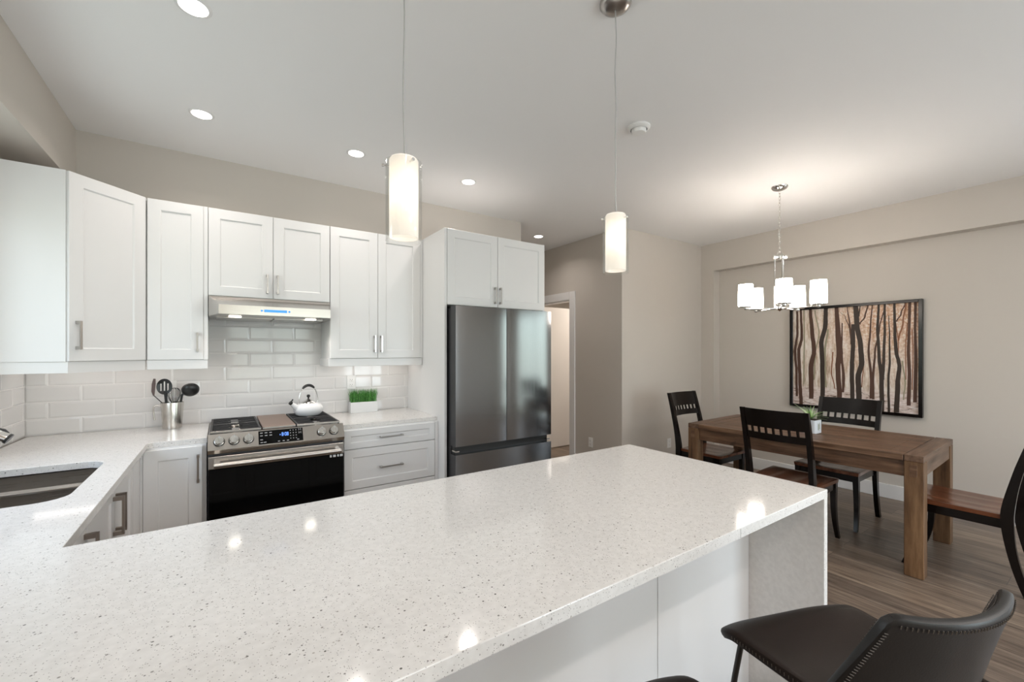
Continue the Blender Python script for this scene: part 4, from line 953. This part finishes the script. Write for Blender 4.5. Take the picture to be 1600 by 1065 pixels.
# ------------------------------------------------------------------ dining chairs (local: faces +Y)
SW, SD, SHt = 0.235, 0.215, 0.462
def sect(cx, cy, z, wx, wy): return [(cx-wx/2, cy-wy/2, z), (cx+wx/2, cy-wy/2, z), (cx+wx/2, cy+wy/2, z), (cx-wx/2, cy+wy/2, z)]
def make_chair(label):
    r = thing('dining_chair', label, 'chair')
    # saddle seat
    nx, ny = 20, 16; top = []; bot = []; mb = MB()
    def outline(s_, t):
        wv = SW*(0.93+0.07*(t+1)/2); x = s_*wv; y = t*SD
        c = 0.04; 
        if abs(s_) > 0.999 and abs(t) > 0.999: x *= 0.985; y *= 0.985
        return x, y
    for j in range(ny+1):
        for i in range(nx+1):
            s_ = -1+2*i/nx; t = -1+2*j/ny; x, y = outline(s_, t)
            edge = max(abs(s_), abs(t)); dip = 0.010*(1-abs(s_)**3)*(1-abs(t+0.15)**2.5 if abs(t+0.15) < 1 else 0)
            dip *= (0.75+0.25*math.cos(s_*2*PI)) if abs(s_) < 0.5 else 1
            rnd = 0.004 if edge > 0.999 else 0
            top.append((x, y, SHt-max(dip, 0)-rnd)); bot.append((x*0.985, y*0.985, SHt-0.030))
    W_ = nx+1; vs = top+bot; fs = []
    for j in range(ny):
        for i in range(nx):
            a = j*W_+i; fs.append([a, a+1, a+W_+1, a+W_])
    o2 = len(top)
    for j in range(ny):
        for i in range(nx):
            a = o2+j*W_+i; fs.append([a, a+W_, a+W_+1, a+1])
    for i in range(nx): fs += [[i, o2+i, o2+i+1, i+1], [ny*W_+i, ny*W_+i+1, o2+ny*W_+i+1, o2+ny*W_+i]]
    for j in range(ny): fs += [[j*W_, (j+1)*W_, o2+(j+1)*W_, o2+j*W_], [j*W_+nx, o2+j*W_+nx, o2+(j+1)*W_+nx, (j+1)*W_+nx]]
    mb.add(vs, fs, 0, True); build(mb, 'seat', M_mahog, r, local=True)
    # seat rails
    mb = MB(); z0, z1 = SHt-0.085, SHt-0.030
    mb.box(-SW+0.035, SW-0.035, SD-0.040, SD-0.018, z0, z1, bev=0.002); mb.box(-SW+0.04, SW-0.04, -SD-0.004, -SD+0.018, z0, z1, bev=0.002)
    for sx in (-1, 1):
        a, b_ = sorted((sx*(SW-0.018), sx*(SW-0.040))); mb.box(a, b_, -SD+0.01, SD-0.03, z0, z1, bev=0.002)
    build(mb, 'seat_rail', M_espresso, r, local=True)
    for sx in (-1, 1):
        mb = MB(); rg = []
        for k in range(13):
            f = k/12; z = (SHt-0.030)*(1-f); cur = 0.045*max(0, (f-0.35)/0.65)**2-0.006*math.sin(PI*f)
            w_ = 0.040-0.014*f; rg.append(sect(sx*(SW-0.028+0.012*f*f), SD-0.030+cur, z, w_, w_))
        mb.loft(rg); build(mb, 'leg', M_espresso, r, local=True)
        mb = MB(); rg = []
        for k in range(25):
            f = k/24; z = 1.0*f
            if z < SHt: cur = -SD-0.012-0.085*((SHt-z)/SHt)**2
            else: cur = -SD-0.012-0.115*((z-SHt)/(1-SHt))**1.35
            dy = 0.038+0.016*math.exp(-((z-SHt)/0.16)**2)
            if z > 0.75: dy = 0.038-0.014*(z-0.75)/0.25
            rg.append(sect(sx*(SW-0.022+0.004*f), cur, z, 0.032, dy))
        mb.loft(rg); build(mb, 'leg', M_espresso, r, local=True)
    # curved back: top panel, slot bars, lower rail
    def yc(z): return -SD-0.012-0.115*((z-SHt)/(1-SHt))**1.35
    bw = SW-0.030
    def slab(z0, z1, x0=-bw, x1=bw, n=18, th=0.016, capf=True):
        m_ = MB(); rg = []
        for k in range(n+1):
            x = x0+(x1-x0)*k/n; arc = -0.030*(1-(x/bw)**2)
            rg.append([(x, yc(z0)+arc-th/2, z0), (x, yc(z1)+arc-th/2, z1), (x, yc(z1)+arc+th/2, z1), (x, yc(z0)+arc+th/2, z0)])
        m_.loft(rg, smooth=True); return m_
    mb = slab(0.862, 0.998); build(mb, 'backrest', M_espresso, r, local=True)
    mb = slab(0.768, 0.820, th=0.020); build(mb, 'back_rail', M_espresso, r, local=True)
    for k in range(9):
        x = -bw+2*bw*k/8; hwd = 0.007 if 0 < k < 8 else 0.009
        build(slab(0.815, 0.866, x-hwd, x+hwd, 2, 0.014), 'slot_bar', M_espresso, r, local=True)
    return r
chair = make_chair('espresso dining chair with its back to the camera, on the island side of the table')
chair.location = (3.665, 1.508, 0); chair.rotation_euler = (0, 0, -PI/2+math.radians(1))
def another(x, y, rz, label):
    c = copy_tree(chair); c.location = (x, y, 0); c.rotation_euler = (0, 0, rz); c['label'] = label; return c
another(4.02, 2.375, PI, 'espresso dining chair at the far left end of the table by the pale wall')
another(4.375, 1.475, PI/2, 'espresso dining chair under the painting, facing the camera across the table')
another(4.035, 0.660, 0.0, 'espresso dining chair at the near right end of the table, cut by the photo edge')

# ------------------------------------------------------------------ table plant
PX_, PY_ = 3.96, 1.500
root = thing('potted_plant', 'small spiky green plant in a white printed pot on the dining table', 'plant', (PX_, PY_, TH_))
t_ = MB(); t_.prism(rrect(PX_-0.060, PX_+0.060, PY_-0.060, PY_+0.060, 0.020, 5), TH_+0.0005, TH_+0.105, bev=0.002); build(t_, 'pot', mat('pale_blue_white_pot', (0.72, 0.76, 0.80), 0.3), root)
build(bx(PX_-0.048, PX_+0.048, PY_-0.048, PY_+0.048, TH_+0.1052, TH_+0.108), 'soil', M_soil, root)
t_ = MB()
for k, (dx, z0, z1) in enumerate([(-0.018, 0.030, 0.082), (-0.004, 0.022, 0.074), (0.010, 0.034, 0.086)]):
    t_.box(PX_-0.0610, PX_-0.0602, PY_+dx-0.0045, PY_+dx+0.0045, TH_+z0, TH_+z1); t_.box(PX_+dx-0.0045, PX_+dx+0.0045, PY_-0.0610, PY_-0.0602, TH_+z0, TH_+z1)
build(t_, 'printed_pattern', mat('olive_print', (0.36, 0.38, 0.30), 0.5), root)
t_ = MB()
for k in range(22):
    a = k*2.4; L_ = random.uniform(0.10, 0.16); up_ = random.uniform(0.35, 1.3); u = Vector((math.cos(a), math.sin(a), 0)); s_ = Vector((-u.y, u.x, 0)); pv = None; b0 = Vector((PX_, PY_, TH_+0.107)); vs = []; fs = []
    for j in range(7):
        f = j/6; p = b0+u*(L_*f*math.cos(up_*(1-0.75*f)))+Vector((0, 0, L_*(math.sin(up_)*f-0.45*f*f*(1.5-up_)))); p.z = max(p.z, TH_+0.1085)
        wv = 0.0075*(1-f)**0.8+0.0004; vs += [p-s_*wv, p+Vector((0, 0, -0.001)), p+s_*wv]
    for j in range(6): fs += [[j*3, j*3+1, j*3+4, j*3+3], [j*3+1, j*3+2, j*3+5, j*3+4]]
    t_.add(vs, fs, k % 2, True)
build(t_, 'foliage', [M_leaf, mat('pale_leaf', (0.42, 0.55, 0.30), 0.45)], root)

# ------------------------------------------------------------------ painting (on the recessed wall x = XR_)
PY0, PY1, PZ0, PZ1 = 1.116, 2.225, 0.812, 1.912
root = thing('painting', 'framed painting of dark tree trunks in an orange and white wood', 'painting', (XR_, (PY0+PY1)/2, (PZ0+PZ1)/2))
FW = 0.028; FDp = 0.045
t_ = MB()
t_.box(XR_-FDp, XR_-0.001, PY0, PY0+FW, PZ0, PZ1, bev=0.002); t_.box(XR_-FDp, XR_-0.001, PY1-FW, PY1, PZ0, PZ1, bev=0.002)
t_.box(XR_-FDp, XR_-0.001, PY0+FW, PY1-FW, PZ0, PZ0+FW, bev=0.002); t_.box(XR_-FDp, XR_-0.001, PY0+FW, PY1-FW, PZ1-FW, PZ1, bev=0.002)
build(t_, 'frame', M_espresso, root)
M_canvas = mat('painted_forest_ground', (0.7, 0.6, 0.5), 0.7); m = M_canvas
v = coords(m, (1, 1, 1)); v1 = coords(m, (1, 14, 2.5)); n1 = noise(m, v1, 2.0, 6, 0.7); n2 = noise(m, v, 5, 5, 0.65); n3 = noise(m, v, 40, 4, 0.7)
cA = ramp(m, n1, [(0.30, (0.20, 0.13, 0.08)), (0.42, (0.54, 0.43, 0.33)), (0.55, (0.74, 0.67, 0.60)), (0.72, (0.84, 0.81, 0.77))])
cB = ramp(m, n3, [(0.36, (0.36, 0.15, 0.06)), (0.50, (0.66, 0.40, 0.25)), (0.62, (0.80, 0.72, 0.64))])
cs = N(m, 'ShaderNodeSeparateXYZ'); tco = N(m, 'ShaderNodeTexCoord'); L(m, tco.outputs['Object'], cs.inputs[0])
zf = N(m, 'ShaderNodeMapRange'); zf.inputs[1].default_value = -0.32; zf.inputs[2].default_value = 0.30; L(m, cs.outputs['Z'], zf.inputs[0])
yf = N(m, 'ShaderNodeMapRange'); yf.inputs[1].default_value = 0.50; yf.inputs[2].default_value = -0.25; L(m, cs.outputs['Y'], yf.inputs[0])
mf = N(m, 'ShaderNodeMath', operation='MULTIPLY'); L(m, zf.outputs[0], mf.inputs[0]); L(m, yf.outputs[0], mf.inputs[1])
mf2 = N(m, 'ShaderNodeMath', operation='MULTIPLY'); L(m, mf.outputs[0], mf2.inputs[0]); mf2.inputs[1].default_value = 0.75
cC = mix(m, mf2.outputs[0], cA, cB)
gz = N(m, 'ShaderNodeMapRange'); gz.inputs[1].default_value = -0.30; gz.inputs[2].default_value = -0.36; L(m, cs.outputs['Z'], gz.inputs[0])
v4 = coords(m, (1, 6, 22)); n4 = noise(m, v4, 1.6, 5, 0.7)
cG = ramp(m, n4, [(0.36, (0.10, 0.06, 0.04)), (0.42, (0.55, 0.42, 0.36)), (0.6, (0.78, 0.71, 0.68))])
L(m, mix(m, gz.outputs[0], cC, cG), bsdf(m).inputs['Base Color'])
M_tr1 = mat('painted_dark_trunk', (0.035, 0.022, 0.016), 0.6); M_tr2 = mat('painted_brown_trunk', (0.078, 0.034, 0.021), 0.6); M_tr3 = mat('painted_grey_green_trunk', (0.30, 0.27, 0.18), 0.65)
M_tr4 = mat('painted_rust_trunk', (0.26, 0.11, 0.055), 0.65)
# (points in the enlarged view of the photo, width px, material); converted to wall coordinates
Fpx, CXp, V0p, Hc = 666.22, 799.66, 549.04, 1.424
sa, ca = math.sin(math.radians(34.257)), math.cos(math.radians(34.257))
XC = XR_-0.022
def to_wall(px, py):
    u = 1220+px*240/1217; v_ = 455+py*210/1065
    r = (u-CXp)/Fpx; rx, ry = sa+ca*r, ca-sa*r; t = XC/rx
    return ry*t, Hc+(V0p-v_)/Fpx*t
t_ = MB(); t_.box(XC, XR_-0.003, PY0+FW*0.6, PY1-FW*0.6, PZ0+FW*0.6, PZ1-FW*0.6)
lay = [0]
def trunk(pts, wds, mi):
    lay[0] += 1; xo = XC-0.0004-0.00004*lay[0]
    Lf, Rt = [], []
    # densify
    P_ = []
    for i in range(len(pts)-1):
        for k in range(5):
            f = k/5; fs_ = f*f*(3-2*f)
            P_.append((pts[i][0]+(pts[i+1][0]-pts[i][0])*fs_, pts[i][1]+(pts[i+1][1]-pts[i][1])*f, wds[i]+(wds[i+1]-wds[i])*f))
    P_.append((*pts[-1], wds[-1]))
    vs = []; fs = []
    for i, (x, y, w_) in enumerate(P_):
        jt = random.uniform(-1.2, 1.2)
        for s_ in (-1, 1):
            a, b_ = to_wall(x+s_*w_/2+jt, y); a = min(max(a, PY0+FW), PY1-FW); b_ = min(max(b_, PZ0+FW), PZ1-FW); vs.append((xo, a, b_))
    for i in range(len(P_)-1): fs.append([2*i, 2*i+1, 2*i+3, 2*i+2])
    t_.add(vs, fs, mi)
T = trunk
T([(182, 150), (185, 400), (180, 735)], [10, 12, 10], 3); T([(270, 150), (300, 330), (268, 520), (262, 700)], [10, 9, 12, 12], 3); T([(372, 300), (350, 450), (352, 640), (356, 760)], [14, 16, 12, 14], 3)
T([(410, 480), (400, 640), (425, 770)], [10, 10, 8], 4); T([(485, 250), (480, 480), (495, 690), (492, 800)], [10, 16, 24, 18], 2)
T([(960, 550), (985, 720), (970, 860)], [14, 12, 10], 3); T([(905, 200), (930, 420), (925, 560)], [10, 8, 8], 4); T([(1000, 250), (985, 480), (990, 700)], [8, 8, 8], 4)
T([(640, 400), (655, 560), (640, 760)], [8, 8, 8], 4); T([(1040, 300), (1045, 520), (1040, 780)], [10, 8, 10], 4)
T([(128, 150), (130, 330), (112, 470), (122, 640), (125, 830)], [16, 18, 20, 20, 18], 2)
T([(157, 150), (165, 360), (140, 480), (150, 700), (160, 895)], [16, 22, 26, 26, 28], 2)
T([(232, 140), (245, 300), (262, 470), (238, 600), (240, 850)], [24, 32, 34, 40, 36], 2)
T([(355, 130), (352, 260), (320, 410), (328, 600), (330, 830)], [32, 36, 36, 36, 36], 1)
T([(440, 125), (452, 320), (465, 490), (450, 600), (464, 850)], [30, 42, 52, 40, 40], 2)
T([(525, 118), (545, 260), (560, 420)], [6, 14, 22], 2)
T([(570, 260), (572, 400), (562, 600), (566, 855)], [28, 34, 36, 34], 1)
T([(592, 110), (600, 260), (630, 420), (640, 560), (612, 680), (618, 860)], [40, 42, 40, 44, 44, 44], 1)
T([(688, 108), (665, 200), (622, 262)], [12, 14, 16], 2); T([(628, 112), (615, 200)], [8, 14], 1)
T([(722, 100), (708, 300), (695, 470), (715, 700), (712, 850)], [9, 14, 18, 22, 20], 2)
T([(825, 100), (780, 300), (745, 480), (728, 700), (732, 855)], [10, 10, 16, 22, 20], 2)
T([(775, 105), (765, 300), (778, 520), (798, 700), (800, 955)], [18, 24, 26, 36, 36], 1)
T([(822, 98), (822, 300), (815, 520), (805, 700)], [18, 20, 24, 30], 1)
T([(855, 190), (860, 380), (862, 560), (850, 720), (856, 958)], [6, 12, 18, 18, 20], 1)
T([(898, 95), (902, 320), (912, 470), (938, 590), (925, 740), (915, 960)], [20, 24, 30, 32, 40, 42], 1)
T([(985, 90), (950, 180), (915, 240)], [10, 12, 12], 2); T([(990, 95), (968, 240), (930, 390)], [12, 14, 14], 4)
T([(1020, 85), (1015, 300), (1010, 480), (1018, 650), (1012, 905)], [24, 22, 26, 28, 32], 2)
T([(1065, 80), (1062, 300), (1068, 500), (1062, 880)], [22, 20, 26, 30], 2)
T([(470, 165), (510, 200), (540, 290)], [3, 6, 8], 2); T([(185, 870), (230, 885), (285, 900)], [8, 10, 6], 1); T([(640, 800), (700, 830)], [5, 6], 1)
T([(940, 950), (1010, 935), (1085, 915)], [6, 10, 6], 1)
build(t_, 'canvas', [M_canvas, M_tr1, M_tr2, M_tr3, M_tr4], root)

# ------------------------------------------------------------------ counter stools (local: faces +Y, seat top z)
def make_stool(label):
    r = thing('counter_stool', label, 'stool')
    SZ = 0.695
    # seat shell: grid extruded by thickness
    def shell(fn, nu, nv, th, flip=1):
        P_ = [[Vector(fn(-1+2*i/nu, j/nv)) for i in range(nu+1)] for j in range(nv+1)]
        Nn = [[None]*(nu+1) for _ in range(nv+1)]
        for j in range(nv+1):
            for i in range(nu+1):
                du = P_[j][min(i+1, nu)]-P_[j][max(i-1, 0)]; dv = P_[min(j+1, nv)][i]-P_[max(j-1, 0)][i]; Nn[j][i] = du.cross(dv).normalized()*flip
        b = bmesh.new(); T_ = [[b.verts.new(P_[j][i]) for i in range(nu+1)] for j in range(nv+1)]
        B_ = [[b.verts.new(P_[j][i]-Nn[j][i]*th) for i in range(nu+1)] for j in range(nv+1)]
        for j in range(nv):
            for i in range(nu):
                b.faces.new((T_[j][i], T_[j][i+1], T_[j+1][i+1], T_[j+1][i])); b.faces.new((B_[j][i], B_[j+1][i], B_[j+1][i+1], B_[j][i+1]))
        def rim(a):
            for k in range(len(a)-1):
                (p, pb), (q_, qb) = a[k], a[k+1]; b.faces.new((p, pb, qb, q_))
        rim([(T_[0][i], B_[0][i]) for i in range(nu+1)]); rim([(T_[nv][i], B_[nv][i]) for i in range(nu, -1, -1)])
        rim([(T_[j][nu], B_[j][nu]) for j in range(nv+1)]); rim([(T_[j][0], B_[j][0]) for j in range(nv, -1, -1)])
        bmesh.ops.recalc_face_normals(b, faces=list(b.faces))
        return b, P_, Nn
    def ease(x): return x*x*(3-2*x)
    def seat_fn(s_, t):   # t 0 back .. 1 front
        y = -0.185+0.405*t; hw_ = 0.190+0.028*ease(t)
        cr_ = 1-0.06*max(0, (t-0.9)/0.1)**2
        x = s_*hw_*cr_; y -= 0.022*abs(s_)**4*ease(max(0, (t-0.6)/0.4))
        z = SZ+0.018*abs(s_)**3*(1-t)+0.004*abs(s_)**2-0.012*(1-s_*s_)*math.sin(PI*min(1, t*1.05))-0.030*max(0, (t-0.80)/0.20)**2
        return (x, y, z)
    b, P_, Nn = shell(seat_fn, 22, 20, 0.026)
    mb = MB(); mb.bm(b, 0, True); so = build(mb, 'seat', M_leather, r, local=True)
    sub = so.modifiers.new('smooth', 'SUBSURF'); sub.levels = 1; sub.render_levels = 1
    def back_fn(s_, t):   # t 0 bottom .. 1 top
        wz = SZ-0.010+0.258*t
        hw_ = 0.213-0.036*ease(t)
        x = s_*hw_*(1-0.03*max(0, (t-0.9)/0.1)**2); yc_ = -0.165-0.062*t
        wrap = 0.095*(1-0.50*t)
        y = yc_+wrap*abs(s_)**2.2
        z = wz-0.030*max(0, t-0.5)*2*(1-abs(s_)**2)*0.35-0.018*max(0, (abs(s_)-0.88)/0.12)**2*t
        return (x, y, z)
    b, P_, Nn = shell(back_fn, 26, 16, -0.022)
    mb = MB(); mb.bm(b, 0, True); bo = build(mb, 'backrest', M_leatherback, r, local=True)
    sub = bo.modifiers.new('smooth', 'SUBSURF'); sub.levels = 1; sub.render_levels = 1
    # stitching along top and side rims of the back, and front/side rim of the seat
    mb = MB()
    def stitch(P3, nrm, step=0.0075):
        for k in range(len(P3)-1):
            d = P3[k+1]-P3[k]; n_ = max(1, int(d.length/step)); dn = d.normalized()
            for q_ in range(n_):
                c = P3[k]+d*((q_+0.5)/n_); nn_ = nrm[k]
                s2 = dn.cross(nn_).normalized()
                a_ = c-s2*0.0035+nn_*0.0012; b_ = c+s2*0.0035+nn_*0.0012
                mb.tube([a_, b_], 0.0011, 4)
    def line_of(fn, pars, th, flip, inset):
        out_ = []; ns = []
        for s_, t in pars:
            e = 1e-3; p = Vector(fn(s_, t)); du = Vector(fn(s_+e, t))-Vector(fn(s_-e, t)); dv = Vector(fn(s_, min(1, t+e)))-Vector(fn(s_, max(0, t-e)))
            n_ = du.cross(dv).normalized(); out_.append(p-n_*th if flip else p); ns.append(-n_ if flip else n_)
        return out_, ns
    K = 40
    for par in ([(-0.935, k/K) for k in range(0, K-3)], [(0.935, k/K) for k in range(0, K-3)], [(-0.86+1.72*k/K, 0.94) for k in range(K+1)]):
        p3, ns = line_of(back_fn, par, -0.0225, True, 0); stitch(p3, [-n for n in ns] if (ns[0].y > 0) else ns)
        p3, ns = line_of(back_fn, par, 0.0, False, 0); stitch(p3, ns if ns[0].y > 0 else [-n for n in ns])
    for par in ([(-0.99, k/K) for k in range(3, 34)], [(0.99, k/K) for k in range(3, 34)]):
        P3 = []; NN = []
        for s_, t in par:
            p = Vector(seat_fn(s_, t)); P3.append(p+Vector((0.004*(1 if s_ > 0 else -1), 0, -0.012))); NN.append(Vector((1 if s_ > 0 else -1, 0, 0)))
        stitch(P3, NN)
    build(mb, 'stitching', M_thread, r, local=True)
    # tubular frame: legs and foot rails
    R = 0.0075
    for sx in (-1, 1):
        mb = MB(); x0 = sx*0.155; x1 = sx*0.215
        mb.tube([(x1, 0.235, 0.008), (sx*0.172, 0.172, 0.555), (sx*0.164, 0.160, 0.645), (sx*0.160, 0.148, 0.6575), (sx*0.157, 0.120, 0.6625), (x0, -0.04, 0.6635), (x0, -0.10, 0.6615), (sx*0.158, -0.125, 0.652), (sx*0.164, -0.14, 0.62), (sx*0.205, -0.225, 0.008)], R, 10)
        build(mb, 'leg', M_blackmetal, r, local=True)
    mb = MB(); mb.tube([(-0.200, 0.212, 0.22), (0.200, 0.212, 0.22)], R*0.9, 10); build(mb, 'foot_rail', M_blackmetal, r, local=True)
    mb = MB(); mb.tube([(-0.19, -0.195, 0.22), (0.19, -0.195, 0.22)], R*0.9, 10); build(mb, 'foot_rail', M_blackmetal, r, local=True)
    mb = MB(); mb.tube([(-0.156, 0.06, 0.6635), (0.156, 0.06, 0.6635)], R*0.9, 10); build(mb, 'seat_brace', M_blackmetal, r, local=True)
    return r
stool = make_stool('dark leather counter stool with stitched back, at the right end of the peninsula')
stool.location = (1.245, 0.390, 0); stool.rotation_euler = (0, 0, math.radians(-19))
s2_ = copy_tree(stool); s2_.location = (0.634, 0.455, 0); s2_.rotation_euler = (0, 0, math.radians(-12)); s2_['label'] = 'dark leather counter stool barely showing at the bottom edge of the photo'
